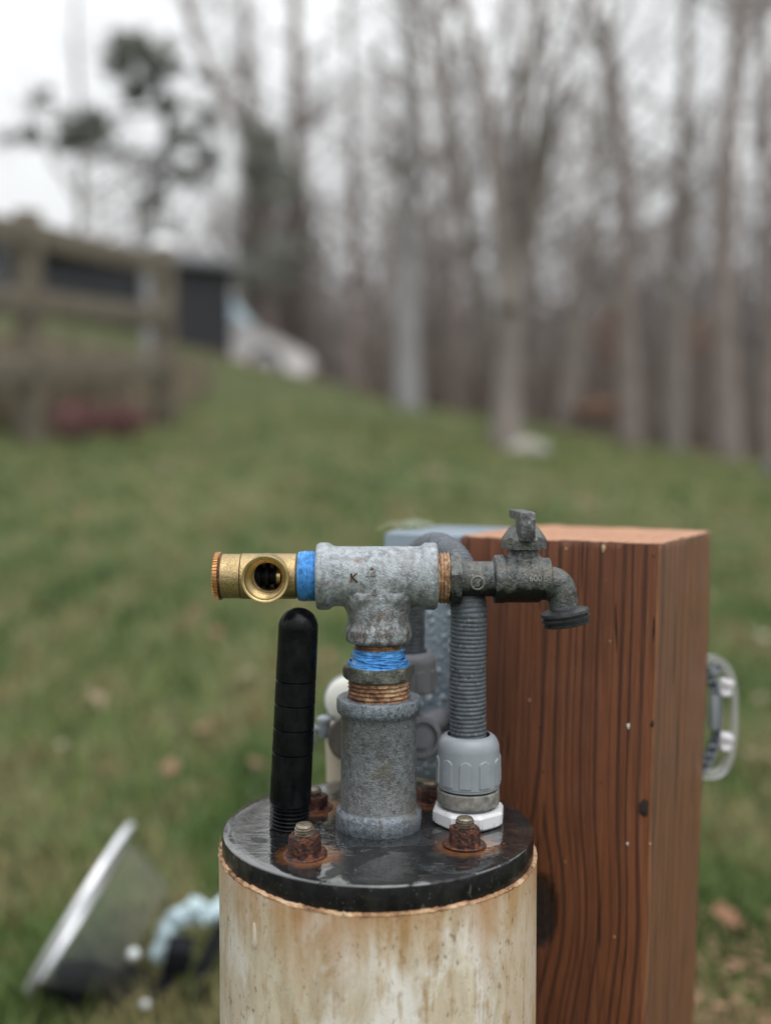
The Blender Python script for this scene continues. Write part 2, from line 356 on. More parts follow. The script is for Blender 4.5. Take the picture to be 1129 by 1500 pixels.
def grass_mat():
    m = M('grass_blades', .6); c = m.co()
    n = m.noise(m.sc(c, 1, .5, 1), 1.15, 4, .62); n2 = m.noise(c, 55, 2); n3 = m.noise(m.sc(c, 1, .5, 1), 5.5, 3, .6)
    base = m.mix(m.rng(n, .38, .62), (.058, .122, .028), (.19, .225, .085))
    base = m.mix(m.rng(n3, .48, .58, 0, .9), base, (.24, .21, .105))
    base = m.mix(m.rng(n3, .46, .36, 0, .8), base, (.022, .062, .012))
    m.col(m.mix(m.rng(n2, .56, .7, 0, .7), base, (.25, .21, .1))); m.set('Specular IOR Level', .1); return m.m
MAT['grass'] = grass_mat()
def floor_mat():
    m = M('leaf_litter_floor', .95); c = m.co(); n = m.noise(c, .5, 4, .6); n2 = m.noise(c, 6, 4, .7)
    base = m.mix(m.rng(n, .35, .65), (.16, .1, .075), (.22, .135, .1)); m.col(m.mix(m.rng(n2, .4, .7, 0, .6), base, (.1, .075, .06))); return m.m
MAT['floor'] = floor_mat()

# ------------------------------------------------------------------ geometry collector
class G:
    def __init__(s): s.v = []; s.f = []; s.at = {}
    def add(s, vs, fs):
        o = len(s.v); s.v += [tuple(p) for p in vs]; s.f += [tuple(i + o for i in f) for f in fs]; return o
    def lathe(s, prof, org=(0, 0, 0), ax=(0, 0, 1), n=48, fn=None, caps=(True, True), a0=0.0):
        """prof = [(radius, along-axis)], fn(angle, index, r, t) -> radius"""
        ax = Vector(ax).normalized(); org = Vector(org)
        ref = Vector((1, 0, 0)) if abs(ax.x) < .9 else Vector((0, 0, 1))
        e1 = (ref - ax * ref.dot(ax)).normalized(); e2 = ax.cross(e1)
        vs = []; fs = []
        for i, (r, t) in enumerate(prof):
            for k in range(n):
                a = a0 + 2 * math.pi * k / n; rr = fn(a, i, r, t) if fn else r
                vs.append(org + ax * t + e1 * (rr * math.cos(a)) + e2 * (rr * math.sin(a)))
        for i in range(len(prof) - 1):
            for k in range(n):
                k2 = (k + 1) % n; fs.append((i * n + k, i * n + k2, (i + 1) * n + k2, (i + 1) * n + k))
        if caps[0]: fs.append(tuple(range(n - 1, -1, -1)))
        if caps[1]: fs.append(tuple((len(prof) - 1) * n + k for k in range(n)))
        s.add(vs, fs); return s
    def tube(s, pts, rad, n=8, caps=True):
        pts = [Vector(p) for p in pts]; m = len(pts)
        if not hasattr(rad, '__len__'): rad = [rad] * m
        t0 = (pts[1] - pts[0]).normalized(); ref = Vector((0, 0, 1)) if abs(t0.z) < .9 else Vector((1, 0, 0))
        e1 = (ref - t0 * ref.dot(t0)).normalized(); vs = []; fs = []
        for i in range(m):
            t = (pts[min(i + 1, m - 1)] - pts[max(i - 1, 0)]).normalized()
            e1 = (e1 - t * e1.dot(t)).normalized(); e2 = t.cross(e1)
            for k in range(n):
                a = 2 * math.pi * k / n; vs.append(pts[i] + e1 * (rad[i] * math.cos(a)) + e2 * (rad[i] * math.sin(a)))
        for i in range(m - 1):
            for k in range(n):
                k2 = (k + 1) % n; fs.append((i * n + k, i * n + k2, (i + 1) * n + k2, (i + 1) * n + k))
        if caps: fs.append(tuple(range(n - 1, -1, -1))); fs.append(tuple((m - 1) * n + k for k in range(n)))
        s.add(vs, fs); return s
    def box(s, c, size, rot=None, bev=0.0):
        bm = bmesh.new(); bmesh.ops.create_cube(bm, size=1)
        for v in bm.verts: v.co = Vector((v.co.x * size[0], v.co.y * size[1], v.co.z * size[2]))
        if bev: bmesh.ops.bevel(bm, geom=bm.edges[:], offset=bev, segments=2, affect='EDGES', profile=.5)
        rot = rot or Matrix.Identity(3); c = Vector(c); bm.verts.index_update()
        s.add([rot @ v.co + c for v in bm.verts], [[v.index for v in f.verts] for f in bm.faces]); bm.free(); return s
    def extrude(s, outline, d, org=(0, 0, 0), rot=None, bev=0.0):
        """flat outline (x, z) thickened along y by d, with bevel"""
        bm = bmesh.new(); a = [bm.verts.new((x, -d / 2, z)) for x, z in outline]; b = [bm.verts.new((x, d / 2, z)) for x, z in outline]
        n = len(outline); bm.faces.new(a); bm.faces.new(b[::-1])
        for i in range(n): bm.faces.new((a[i], b[i], b[(i + 1) % n], a[(i + 1) % n]))
        bmesh.ops.recalc_face_normals(bm, faces=bm.faces[:])
        if bev: bmesh.ops.bevel(bm, geom=bm.edges[:], offset=bev, segments=2, affect='EDGES', profile=.5)
        rot = rot or Matrix.Identity(3); org = Vector(org); bm.verts.index_update()
        s.add([rot @ v.co + org for v in bm.verts], [[v.index for v in f.verts] for f in bm.faces]); bm.free(); return s
    def mesh(s, name, off=Vector((0, 0, 0)), smooth=True, sharp=35):
        me = bpy.data.meshes.new(name); o = Vector(off)
        me.from_pydata([(p[0] - o.x, p[1] - o.y, p[2] - o.z) for p in s.v], [], s.f); me.update()
        bm = bmesh.new(); bm.from_mesh(me); bmesh.ops.recalc_face_normals(bm, faces=bm.faces[:]); bm.to_mesh(me); bm.free()
        for k, vals in s.at.items():
            vec = hasattr(vals[0], '__len__'); a = me.attributes.new(k, 'FLOAT_VECTOR' if vec else 'FLOAT', 'POINT')
            a.data.foreach_set('vector' if vec else 'value', np.array(vals, dtype=np.float32).ravel())
        if smooth: finish(me, sharp)
        return me
    def build(s, name, mat, parent=None, smooth=True, sharp=35, off=None, loc=None):
        if off is None: off = root_loc(parent) if parent else Vector((0, 0, 0))
        return link(name, s.mesh(name, off, smooth, sharp), mat, parent, loc)
def finish(me, sharp=35):
    me.polygons.foreach_set('use_smooth', [True] * len(me.polygons))
    try: me.set_sharp_from_angle(angle=R(sharp))
    except Exception: pass
def root_loc(o):
    while o.parent: o = o.parent
    return Vector(o.location)
def link(name, me, mat, parent=None, loc=None):
    o = bpy.data.objects.new(name, me); COL.objects.link(o)
    if mat:
        me.materials.clear(); me.materials.append(MAT[mat] if isinstance(mat, str) else mat)
    if parent: o.parent = parent
    if loc is not None: o.location = loc
    return o
def tag(o, label, cat, group=None):
    o['label'] = label; o['category'] = cat
    if group: o['group'] = group
    return o
def thing(name, label, cat, loc, group=None):
    o = bpy.data.objects.new(name, None); COL.objects.link(o); o.location = loc; o.empty_display_size = .05
    return tag(o, label, cat, group)
def kind(o, k): o['kind'] = k; return o
def baked(g, mods, sharp=60, off=Vector((0, 0, 0))):
    """evaluate modifiers on collected geometry and return the plain mesh"""
    me = g.mesh('raw', off, False); o = bpy.data.objects.new('raw', me); COL.objects.link(o)
    for t, kw in mods:
        md = o.modifiers.new(t, t)
        for a, b in kw.items(): setattr(md, a, b)
    dg = bpy.context.evaluated_depsgraph_get(); dg.update()
    out = bpy.data.meshes.new_from_object(o.evaluated_get(dg)); bpy.data.objects.remove(o); bpy.data.meshes.remove(me)
    finish(out, sharp); return out
def fused(g, voxel, off, it=4):
    return baked(g, [('REMESH', dict(mode='VOXEL', voxel_size=voxel)), ('SMOOTH', dict(factor=.5, iterations=it))], 80, off)
def copy_tree(o, parent=None):
    c = o.copy(); COL.objects.link(c)
    if parent: c.parent = parent
    for ch in o.children: copy_tree(ch, c)
    return c
def polyline(pts, n):
    """Catmull-Rom resample"""
    P = [Vector(p) for p in pts]; P = [P[0] * 2 - P[1]] + P + [P[-1] * 2 - P[-2]]; out = []
    m = len(P) - 3
    for i in range(n):
        t = i / (n - 1) * m; k = min(int(t), m - 1); f = t - k; a, b, c, d = P[k:k + 4]
        out.append(.5 * ((2 * b) + (c - a) * f + (2 * a - 5 * b + 4 * c - d) * f * f + (3 * b - a - 3 * c + d) * f ** 3))
    return out
def threads(r, t0, t1, pitch, depth, per=6):
    n = max(4, int((t1 - t0) / pitch * per)); return [(r - depth * .5 + depth * .5 * math.cos(2 * math.pi * (t0 + (t1 - t0) * i / n) / pitch), t0 + (t1 - t0) * i / n) for i in range(n + 1)]

# ------------------------------------------------------------------ terrain
_ya = [-50, 0.9, 1.6, 3, 6, 8, 12, 18, 22, 40, 90, 1200]; _za = [0, 0, .02, .2, .52, .72, 1.0, 1.66, 1.85, 2.4, 3.0, 3.0]
_yb = [-50, 0, 1.5, 6, 8, 12, 18, 40, 1200]; _zb = [0, 0, .01, .08, .105, .13, .18, .18, .18]
def terrain(x, y):
    a = np.interp(y, _ya, _za); b = np.interp(y, _yb, _zb); xs = 10 * np.tanh(np.asarray(x) / 10)
    yy = np.asarray(y); e = np.clip((yy - 9) / 8, 0, 1); a = a + .1 * np.clip(-xs, 0, 5) * e * e * (3 - 2 * e)
    return a - b * xs + .02 * np.sin(x * 1.7 + y * .9) * np.clip((np.asarray(y) - 2) / 4, 0, 1)
def wood_edge(x): return 17.6 + .5 * np.sin(x * .9) - .05 * x
xs = np.concatenate([-np.geomspace(900, 14, 18), np.linspace(-13, 13, 100), np.geomspace(14, 900, 18)])
ys = np.concatenate([[-40, -20, -10, -5, -2], np.linspace(-1, 8, 60), np.linspace(8.3, 40, 90), np.geomspace(41, 1200, 20)])
X, Y = np.meshgrid(xs, ys); Z = terrain(X, Y); nx = len(xs)
idx = np.arange(X.size).reshape(X.shape)
quads = np.stack([idx[:-1, :-1], idx[:-1, 1:], idx[1:, 1:], idx[1:, :-1]], -1).reshape(-1, 4)
cx_ = X.ravel()[quads].mean(1); cy_ = Y.ravel()[quads].mean(1)
wood = (cy_ > wood_edge(cx_)) & ((cx_ > -3.5) | (cy_ > 32))
P3 = np.stack([X.ravel(), Y.ravel(), Z.ravel()], -1)
for nm, sel, mt in (('lawn', ~wood, 'lawn'), ('forest_floor', wood, 'floor')):
    q = quads[sel]; u, inv = np.unique(q, return_inverse=True)
    me = bpy.data.meshes.new(nm); me.from_pydata(P3[u].tolist(), [], inv.reshape(-1, 4).tolist()); finish(me, 180)
    kind(link(nm, me, mt), 'structure')

def blades(n, ylo, yhi, spread, wid, hgt, seed, accept=None):
    g = np.random.default_rng(seed)
    y = np.exp(g.uniform(np.log(ylo), np.log(yhi), n)); x = g.uniform(-1, 1, n) * np.where(g.uniform(0, 1, n) < .68, spread * y + .7, 3 * spread * y + 2.2)
    if accept is not None:
        k = accept(x, y); x, y = x[k], y[k]; n = len(x)
    z = terrain(x, y) - .004; sc = 1 + y * .22
    az = g.uniform(0, 2 * np.pi, n); h = hgt * g.uniform(.5, 1.3, n) * (1 + .03 * y); wd = wid * g.uniform(.6, 1.3, n) * sc
    lean = g.uniform(.1, .9, n) * h; la = g.uniform(0, 2 * np.pi, n)
    dx, dy = np.cos(az) * wd / 2, np.sin(az) * wd / 2; lx, ly = np.cos(la) * lean, np.sin(la) * lean
    V = np.empty((n, 5, 3), np.float32)
    V[:, 0] = np.stack([x - dx, y - dy, z], -1); V[:, 1] = np.stack([x + dx, y + dy, z], -1)
    V[:, 2] = np.stack([x + dx * .8 + lx * .35, y + dy * .8 + ly * .35, z + h * .55], -1); V[:, 3] = np.stack([x - dx * .8 + lx * .35, y - dy * .8 + ly * .35, z + h * .55], -1)
    V[:, 4] = np.stack([x + lx, y + ly, z + h * .9], -1)
    b = (np.arange(n) * 5)[:, None]
    me = bpy.data.meshes.new('grass'); me.vertices.add(n * 5); me.vertices.foreach_set('co', V.ravel())
    li = np.concatenate([b + [0, 1, 2, 3], b + [3, 2, 4]], 1).astype(np.int32).ravel()
    me.loops.add(len(li)); me.loops.foreach_set('vertex_index', li); me.polygons.add(n * 2)
    ls = np.stack([np.arange(n) * 7, np.arange(n) * 7 + 4], 1).ravel(); me.polygons.foreach_set('loop_start', ls.astype(np.int32))
    me.update(calc_edges=True); return me
def no_casing(x, y): return ((x - CAPX) ** 2 + (y - CAPY) ** 2 > .1 ** 2) & (y < wood_edge(x) + .4)
MAT['dry_grass'] = plain('dry_tan_grass', (.2, .165, .115), .8, 0, .35, 3, 0)
def behind_fence(x, y): return (y > 6.6 + .7 * (x + 2.2)) & (x < -1.15 - .075 * y) & (x > -.52 * y)
dry = blades(70000, 5.6, 13, .55, .004, .34, 9, behind_fence)
kind(link('dry_grass', dry, 'dry_grass'), 'stuff')
kind(link('grass', blades(260000, .3, 18.5, .5, .0032, .045, 3, no_casing), 'grass'), 'stuff')

# ------------------------------------------------------------------ the well: casing
ROOT_C = Vector((CAPX, CAPY, 0))
wc = thing('well_casing', 'stained cream plastic well pipe standing in the grass under the black seal', 'well pipe', ROOT_C)
RC = 0.0845; RIMZ = CAPZ - .0125
def rim_h(a):            # the saw cut is a little uneven and rises to the left
    return RIMZ + .0028 * max(0, -math.cos(a)) ** 2 + .0004 * math.sin(5 * a + 1) + .0005 * mnoise.noise(Vector((math.cos(a) * 9, math.sin(a) * 9, 3))) + .0006 * mnoise.noise(Vector((math.cos(a) * 40, math.sin(a) * 40, 3)))
g = G(); NS = 240; lev = [-.06, .05, .12, .18, .24, .30, .33, .35, .37, .385, .395, .402]
wrap = []
for t in lev + ['rim']:
    for k in range(NS):
        a = 2 * math.pi * k / NS; z = rim_h(a) - .0012 if t == 'rim' else t
        rr = RC + .00025 * mnoise.noise(Vector((math.cos(a) * 3, math.sin(a) * 3, z * 14)))
        g.v.append((CAPX + rr * math.cos(a), CAPY + rr * math.sin(a), z)); aa = (a + math.pi / 2 + math.pi) % (2 * math.pi) - math.pi
        wrap.append((aa * RC, z - RIMZ, 0))
for i in range(len(lev)):
    for k in range(NS): g.f.append((i * NS + k, i * NS + (k + 1) % NS, (i + 1) * NS + (k + 1) % NS, (i + 1) * NS + k))
g.at['wrap'] = wrap
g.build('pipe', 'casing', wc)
g = G()
prof = [(0, -.0012), (.00015, -.0006), (-.0004, .0001), (-.0018, .0003), (-.0075, 0), (-.0078, -.01)]
for i, (dr, dz) in enumerate(prof):
    for k in range(NS):
        a = 2 * math.pi * k / NS; j = (.0004 * mnoise.noise(Vector((math.cos(a) * 22, math.sin(a) * 22, i * 1.3))) + .00022 * mnoise.noise(Vector((math.cos(a) * 70, math.sin(a) * 70, i * 2.3)))) * (1.8 if math.cos(a) < -.3 else .8) if i < 4 else 0
        rr = RC + dr + j; g.v.append((CAPX + rr * math.cos(a), CAPY + rr * math.sin(a), rim_h(a) + dz + j * .8))
for i in range(len(prof) - 1):
    for k in range(NS): g.f.append((i * NS + k, i * NS + (k + 1) % NS, (i + 1) * NS + (k + 1) % NS, (i + 1) * NS + k))
g.build('rim', 'rim', wc)
def casing_pt(px, py, out=0.0):
    lo, hi = .3, CAPY
    for _ in range(50):
        md = (lo + hi) / 2; q = W(px, py, md)
        if (q.x - CAPX) ** 2 + (q.y - CAPY) ** 2 > (RC + out) ** 2: lo = md
        else: hi = md
    return W(px, py, lo)
g = G()                                                   # a hardened pale drip
q0, q1, q2 = casing_pt(373, 1352), casing_pt(374, 1372), casing_pt(374, 1388)
g.tube([q0, (q0 + q1) / 2, q1, (q1 + q2) / 2, q2], [.0008, .0011, .0011, .0017, .0009], 8)
d = g.build('drip', 'cream_pipe', wc); d['label'] = 'pale hardened drip on the pipe wall'
for px, py in ((508, 1338), (532, 1342), (505, 1336), (540, 1339)):
    q = casing_pt(px, py); g = G(); pts = [q + Vector((random.uniform(-.0018, .0018), -.0006, random.uniform(-.0014, .0012))) for _ in range(5)]
    c0 = sum(pts, Vector()) / 5; pts.sort(key=lambda p: math.atan2(p.z - c0.z, p.x - c0.x)); g.add(pts + [c0 + Vector((0, -.0007, 0))], [(i, (i + 1) % 5, 5) for i in range(5)]); g.build('flake', 'rim', wc)

# ------------------------------------------------------------------ the well seal plate with its bolts
ROOT_P = Vector((CAPX, CAPY, CAPZ))
wp = thing('well_seal', 'round black seal plate wet with rain on top of the cream pipe', 'well cap', ROOT_P)
g = G(); e = .0012
prof = [(.0, -.0135), (CAPR - .004, -.0135), (CAPR - .0006, -.0132), (CAPR, -.0122), (CAPR, -.0012), (CAPR - .0004, -.0004), (CAPR - .0014, 0)]
rr_ = CAPR - .0014
prof += [(rr_ * f, 0) for f in (.93, .8, .6, .4, .2, .02)]
g.lathe(prof[1:], (CAPX, CAPY, CAPZ), (0, 0, 1), 200, fn=lambda a, i, r, t: r + (.0003 * mnoise.noise(Vector((math.cos(a) * 25, math.sin(a) * 25, i))) if i < 6 else 0))
g.build('plate', 'cap', wp, sharp=50)
q = W(331, 1264, CAPY - .006); g = G()
a = math.atan2(q.y - CAPY, q.x - CAPX); pts = [(.0002, -.0125, -.003), (.0012, -.011, 0), (.0014, -.006, -.001), (.0008, -.003, .0008), (.0014, -.008, .0028), (.001, -.012, .003)]
vv = [Vector((CAPX + (CAPR + r_) * math.cos(a + t / CAPR), CAPY + (CAPR + r_) * math.sin(a + t / CAPR), CAPZ + z_)) for r_, z_, t in pts]
c0 = Vector((CAPX + (CAPR + .002) * math.cos(a), CAPY + (CAPR + .002) * math.sin(a), CAPZ - .0085)); g.add(vv + [c0], [(i, (i + 1) % 6, 6) for i in range(6)])
d = g.build('chip', 'rim', wp); d['label'] = 'tan chip stuck to the plate edge'
def hexring(r, n=6, a0=0): return [(r * math.cos(a0 + 2 * math.pi * k / n), r * math.sin(a0 + 2 * math.pi * k / n)) for k in range(n)]
def hexfn(n, rc, a0=0):      # radius of a regular n-gon of circumradius rc at angle a
    ap = rc * math.cos(math.pi / n); return lambda a: ap / math.cos(((a - a0) % (2 * math.pi / n)) - math.pi / n)
def make_bolt():
    g = G(); g.lathe([(.0047, 0), *threads(.0049, .001, .0172, .0016, .0011), (.0040, .0180), (.0036, .0184)], n=28); bme = g.mesh('bolt', sharp=50)
    g = G(); hf = hexfn(6, .0083)
    def fn(a, i, r, t): return min(r, hf(a)) * (1 + .018 * mnoise.noise(Vector((math.cos(a) * 3, math.sin(a) * 3, t * 500))))
    g.lathe([(.0080, .0016), (.0088, .0026), (.0088, .0100), (.0078, .0118), (.0058, .0124), (.0046, .0126)], n=72, fn=fn); nme = g.mesh('nut', sharp=25)
    g = G(); g.lathe([(.0108, .0001), (.0112, .0008), (.0106, .0017), (.005, .0019)], n=48, fn=lambda a, i, r, t: r * (1 + .025 * mnoise.noise(Vector((math.cos(a) * 2, math.sin(a) * 2, i))))); wme = g.mesh('washer', sharp=50)
    return bme, nme, wme
bme, nme, wme = make_bolt()
BOLT_LAB = ['rusted bolt with the tallest bright stud, in front of the black vent pipe', None, None, None]
for i, (px, py) in enumerate(BOLTS):
    q = on_cap(px, py)
    b = link('bolt', bme, 'stud', wp, (q.x - CAPX, q.y - CAPY, 0)); b.rotation_euler = (R((2, -1, 1, 0)[i]), R((-2, 2, 0, 1)[i]), R((12, 38, 5, 50)[i]))
    link('nut', nme, 'rust', b); link('washer', wme, 'rust', b)
    b.scale = (1, 1, (.86, .78, .62, .62)[i])

# ------------------------------------------------------------------ black capped vent pipe
vb = on_cap(423, 1211); vb.z = CAPZ - .003
vt = W(438.5, 890, vb.y - .002); ax = (vt - vb).normalized(); L = (vt - vb).length
vp = thing('vent_pipe', 'black round-topped plastic pipe with threaded foot leaning on the seal plate', 'vent pipe', vb)
sv = vb.y / FPX; rv0, rv1 = 30.6 * sv, 29.2 * sv
g = G(); tb = .0155                                       # thread height
prof = [(rv0 - .0014, tb - .0005), (rv0 - .0005, tb + .0006), (rv0, tb + .0022)]
for gy in (1098, 1063, 1028, 994):
    t = (vt - vb).length * (1 - (gy - 890) / (1216 - 890)); f = t / L; r = rv0 + (rv1 - rv0) * f
    prof += [(r, t - .0005), (r - .00075, t), (r - .0006, t + .0003), (r + .00005, t + .0006)]
hb = L - rv1
for k in range(13):
    th = k / 12 * math.pi / 2; prof.append((max(rv1 * math.cos(th), .0002), hb + rv1 * math.sin(th)))
g.lathe(prof, vb, ax, 64); g.build('body', 'black_plastic', vp, sharp=40)
g = G(); g.lathe([(rv0 - .001, 0), *threads(rv0 - .0004, .0005, tb, .0021, .0016)], vb, ax, 56); g.build('thread', 'black_plastic', vp, sharp=60)

# ------------------------------------------------------------------ galvanized standpipe: coupling, nipples, bushing, tee
PX0 = W(554.5, 1000, CAPY).x; PA = Vector((PX0, CAPY, 0))
def zz(py, Y=CAPY): return W(554, py, Y).z
sp_ = thing('standpipe', 'grey galvanized pipe stack with a tee on top at the middle of the black plate', 'pipe stack', (PX0, CAPY, CAPZ))
s0 = CAPY / FPX
g = G()
zb, zt1, zt0 = CAPZ - .001, zz(1020), zz(1042)
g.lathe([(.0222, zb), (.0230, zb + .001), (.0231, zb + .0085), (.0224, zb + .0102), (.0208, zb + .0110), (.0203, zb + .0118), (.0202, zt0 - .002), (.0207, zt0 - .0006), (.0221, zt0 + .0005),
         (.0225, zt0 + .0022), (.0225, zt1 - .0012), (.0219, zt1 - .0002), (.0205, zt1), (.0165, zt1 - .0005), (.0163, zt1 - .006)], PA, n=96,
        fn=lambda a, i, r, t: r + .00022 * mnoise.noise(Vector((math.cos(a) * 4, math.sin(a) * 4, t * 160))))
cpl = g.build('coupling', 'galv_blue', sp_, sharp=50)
g = G(); g.lathe(threads(45.5 * s0, zt1 - .003, zz(984), .0022, .0009, 8), PA, n=80, fn=lambda a, i, r, t: r + .00018 * mnoise.noise(Vector((math.cos(a) * 14, math.sin(a) * 14, t * 900))) + .0003 * mnoise.noise(Vector((math.cos(a) * 5, math.sin(a) * 5, t * 300))))
g.build('nipple', 'rusty_thread', sp_, sharp=60)
g = G(); hz0, hz1 = zz(992), zz(974); hf = hexfn(6, .0198, R(12))
def fn(a, i, r, t): return min(r, hf(a)) if i > 1 else r
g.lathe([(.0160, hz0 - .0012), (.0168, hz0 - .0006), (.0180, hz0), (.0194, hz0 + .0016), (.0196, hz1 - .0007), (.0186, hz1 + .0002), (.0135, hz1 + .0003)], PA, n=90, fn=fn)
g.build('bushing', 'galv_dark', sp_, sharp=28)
g = G(); tz0, tz1 = hz1 - .0002, zz(949)                    # blue tape, bunched at the foot
def fn(a, i, r, t): return r + .0005 * mnoise.noise(Vector((math.cos(a) * 3, math.sin(a) * 3, t * 900))) + .0004 * math.sin(3 * a + i)
n_ = 16
g.lathe([(.0133 + .0032 * max(0, 1 - k / 6) ** 1.3 + .0004 * (k % 2), tz0 + (tz1 - tz0) * k / n_) for k in range(n_ + 1)], PA, n=90, fn=fn)
tp = g.build('thread_tape', 'tape', sp_, sharp=60)
for k in range(5):                                          # loose strands of the tape
    g = G(); a0 = random.uniform(0, 6); pts = []
    for j in range(26):
        a = a0 + j / 25 * 4.5; pts.append((PX0 + (.0158 - .0003 * k + .0006 * math.sin(j)) * math.cos(a), CAPY + (.0158 - .0003 * k) * math.sin(a), tz0 + .001 + .0011 * k + .0006 * math.sin(j * .9 + k)))
    g.tube(pts, .00035, 6); g.build('tape_strand', 'tape', tp)
g = G(); g.lathe(threads(.0128, tz1 - .004, zz(936), .0018, .0006, 8), PA, n=64); g.build('nipple', 'rusty_thread', sp_, sharp=60)
# tee
TZ = zz(844); rB = 44.0 * s0
xl, xr = W(463.5, 844, CAPY).x, W(640.5, 844, CAPY).x; L = xr - xl; bw = .0079; rb = 49.5 * s0
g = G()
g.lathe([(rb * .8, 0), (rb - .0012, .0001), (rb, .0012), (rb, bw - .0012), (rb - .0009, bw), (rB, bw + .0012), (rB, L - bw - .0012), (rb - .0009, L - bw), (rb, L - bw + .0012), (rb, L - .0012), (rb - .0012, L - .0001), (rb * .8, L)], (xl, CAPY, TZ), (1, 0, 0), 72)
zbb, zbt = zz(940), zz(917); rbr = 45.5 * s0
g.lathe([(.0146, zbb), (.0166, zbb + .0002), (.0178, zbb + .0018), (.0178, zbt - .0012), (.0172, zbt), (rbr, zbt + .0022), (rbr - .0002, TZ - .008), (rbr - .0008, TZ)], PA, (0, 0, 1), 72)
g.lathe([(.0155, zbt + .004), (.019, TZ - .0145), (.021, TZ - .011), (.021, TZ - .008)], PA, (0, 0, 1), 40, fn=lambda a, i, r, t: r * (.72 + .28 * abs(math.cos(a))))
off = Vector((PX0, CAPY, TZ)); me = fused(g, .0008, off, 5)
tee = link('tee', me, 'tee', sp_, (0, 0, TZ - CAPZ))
MAT['letter'] = plain('cast_figure', (.17, .15, .135), .5, .2, .6, 900, .4, 900)
MAT['worn'] = plain('worn_raised_metal', (.19, .195, .185), .5, .2, .4, 400, .3, 600)
def text_on_cyl(body, size, cxx, cz, r, axis_z, ycen, h=.0005, rot=0.0, xs_=1.0):
    """raised lettering wrapped on the front of a horizontal round body"""
    cu = bpy.data.curves.new('t', 'FONT'); cu.body = body; cu.size = size; cu.extrude = .5; cu.align_x = 'CENTER'; cu.align_y = 'CENTER'; cu.resolution_u = 3; cu.offset = size * .02
    o = bpy.data.objects.new('t', cu); COL.objects.link(o); dg = bpy.context.evaluated_depsgraph_get(); dg.update()
    me = bpy.data.meshes.new_from_object(o.evaluated_get(dg)); bpy.data.objects.remove(o)
    cr, sr = math.cos(rot), math.sin(rot)
    for v in me.vertices:
        x, y, z = v.co; x, y = (x * cr - y * sr) * xs_, x * sr + y * cr
        zz_ = cz + y - axis_z; rad = r + (h if z > 0 else -.0012); a = math.asin(max(-.98, min(.98, zz_ / r)))
        v.co = (cxx + x, ycen - rad * math.cos(a), axis_z + rad * math.sin(a))
    return me
def embossed(name, me, mat, parent):
    o_ = root_loc(parent); pl = parent.location if parent.parent else Vector((0, 0, 0))
    for v in me.vertices: v.co -= o_ + pl
    me.name = name; return link(name, me, mat, parent)
me = text_on_cyl('K', .0062, W(518, 847, .544).x, W(518, 847, .544).z, rB, TZ, CAPY); embossed('raised_letter', me, 'rust', tee)
me = text_on_cyl('2', .0062, W(546, 840, .544).x, W(546, 838, .544).z, rB, TZ, CAPY, .0010); embossed('raised_letter', me, 'letter', tee)
me = text_on_cyl('6', .0062, W(548, 869, .544).x, W(548, 869, .544).z, rB, TZ, CAPY, .0012)
for v in me.vertices: v.co.y = CAPY - (rbr + .0004 if v.co.y < CAPY - .0150 else rbr - .002)
embossed('raised_letter', me, 'letter', tee)

# ------------------------------------------------------------------ brass fitting on the left of the tee
bx0, bx1, bx2, bx3, bx4 = [W(p, 844, CAPY).x for p in (314.5, 324.5, 354.5, 434, 438.5)]
rbz = 33.2 * s0
bf = thing('brass_fitting', 'yellow brass valve body with an open round port on the left end of the tee', 'brass fitting', ((bx0 + bx4) / 2, CAPY, TZ))
tx = xl + .002
pc = W(388, 849, CAPY - .019); pr = 35 * (CAPY - .019) / FPX
g = G(); g.lathe([(rbz * .8, 0), (rbz - .0002, .0001), (rbz - .0002, bx2 - bx1 - .0003), (rbz - .0008, bx2 - bx1), (rbz + .0001, bx2 - bx1 + .0004), (rbz + .0001, bx3 - bx1), (rbz - .0012, bx4 - bx1), (rbz * .7, bx4 - bx1 + .0001)], (bx1, CAPY, TZ), (1, 0, 0), 72)
raw = g.mesh('raw', (0, 0, 0), False); g2 = G(); g2.lathe([(pr, -.0195), (pr, 0)], (pc.x, CAPY, pc.z), (0, 1, 0), 64)
g3 = G(); g3.lathe([(.0078, -.025), (.0078, .0075)], (pc.x + .0008, CAPY, pc.z + .0006), (0, 1, 0), 48)
def boolean(base, others):
    o = bpy.data.objects.new('raw', base); COL.objects.link(o); tmp = []
    for gg, op in others:
        c = bpy.data.objects.new('cut', gg.mesh('cut', (0, 0, 0), False)); COL.objects.link(c); tmp.append(c)
        md = o.modifiers.new('b', 'BOOLEAN'); md.operation = op; md.object = c; md.solver = 'EXACT'
    dg = bpy.context.evaluated_depsgraph_get(); dg.update(); out = bpy.data.meshes.new_from_object(o.evaluated_get(dg))
    for c in tmp + [o]: bpy.data.objects.remove(c)
    return out
pf = CAPY - .0188                                          # front lip of the port
g2 = G(); g2.lathe([(pr - .0006, pf - CAPY), (pr, pf - CAPY + .0007), (pr + .0001, -.006), (pr + .0001, -.004)], (pc.x, CAPY, pc.z), (0, 1, 0), 64)
g4 = G(); g4.lathe([(pr - .0012, -.03), (pr - .0014, pf - CAPY), (pr - .0018, pf - CAPY + .001), (.0083, pf - CAPY + .009), (.0082, pf - CAPY + .0105)], (pc.x, CAPY, pc.z), (0, 1, 0), 64)
me = boolean(raw, [(g2, 'UNION'), (g4, 'DIFFERENCE'), (g3, 'DIFFERENCE')])
for v in me.vertices: v.co -= bf.location
finish(me, 30); body = link('body', me, 'brass', bf)
g = G()                                                     # machined threads inside the port
n_ = 40; pts = []
for k in range(n_ + 1):
    f = k / n_; t = pf + .0006 + f * .0086; pts.append((pr - .0013 - (pr - .0013 - .0082) * f - .00028 * (1 + math.cos(k * 2 * math.pi / 6.5)), t - CAPY))
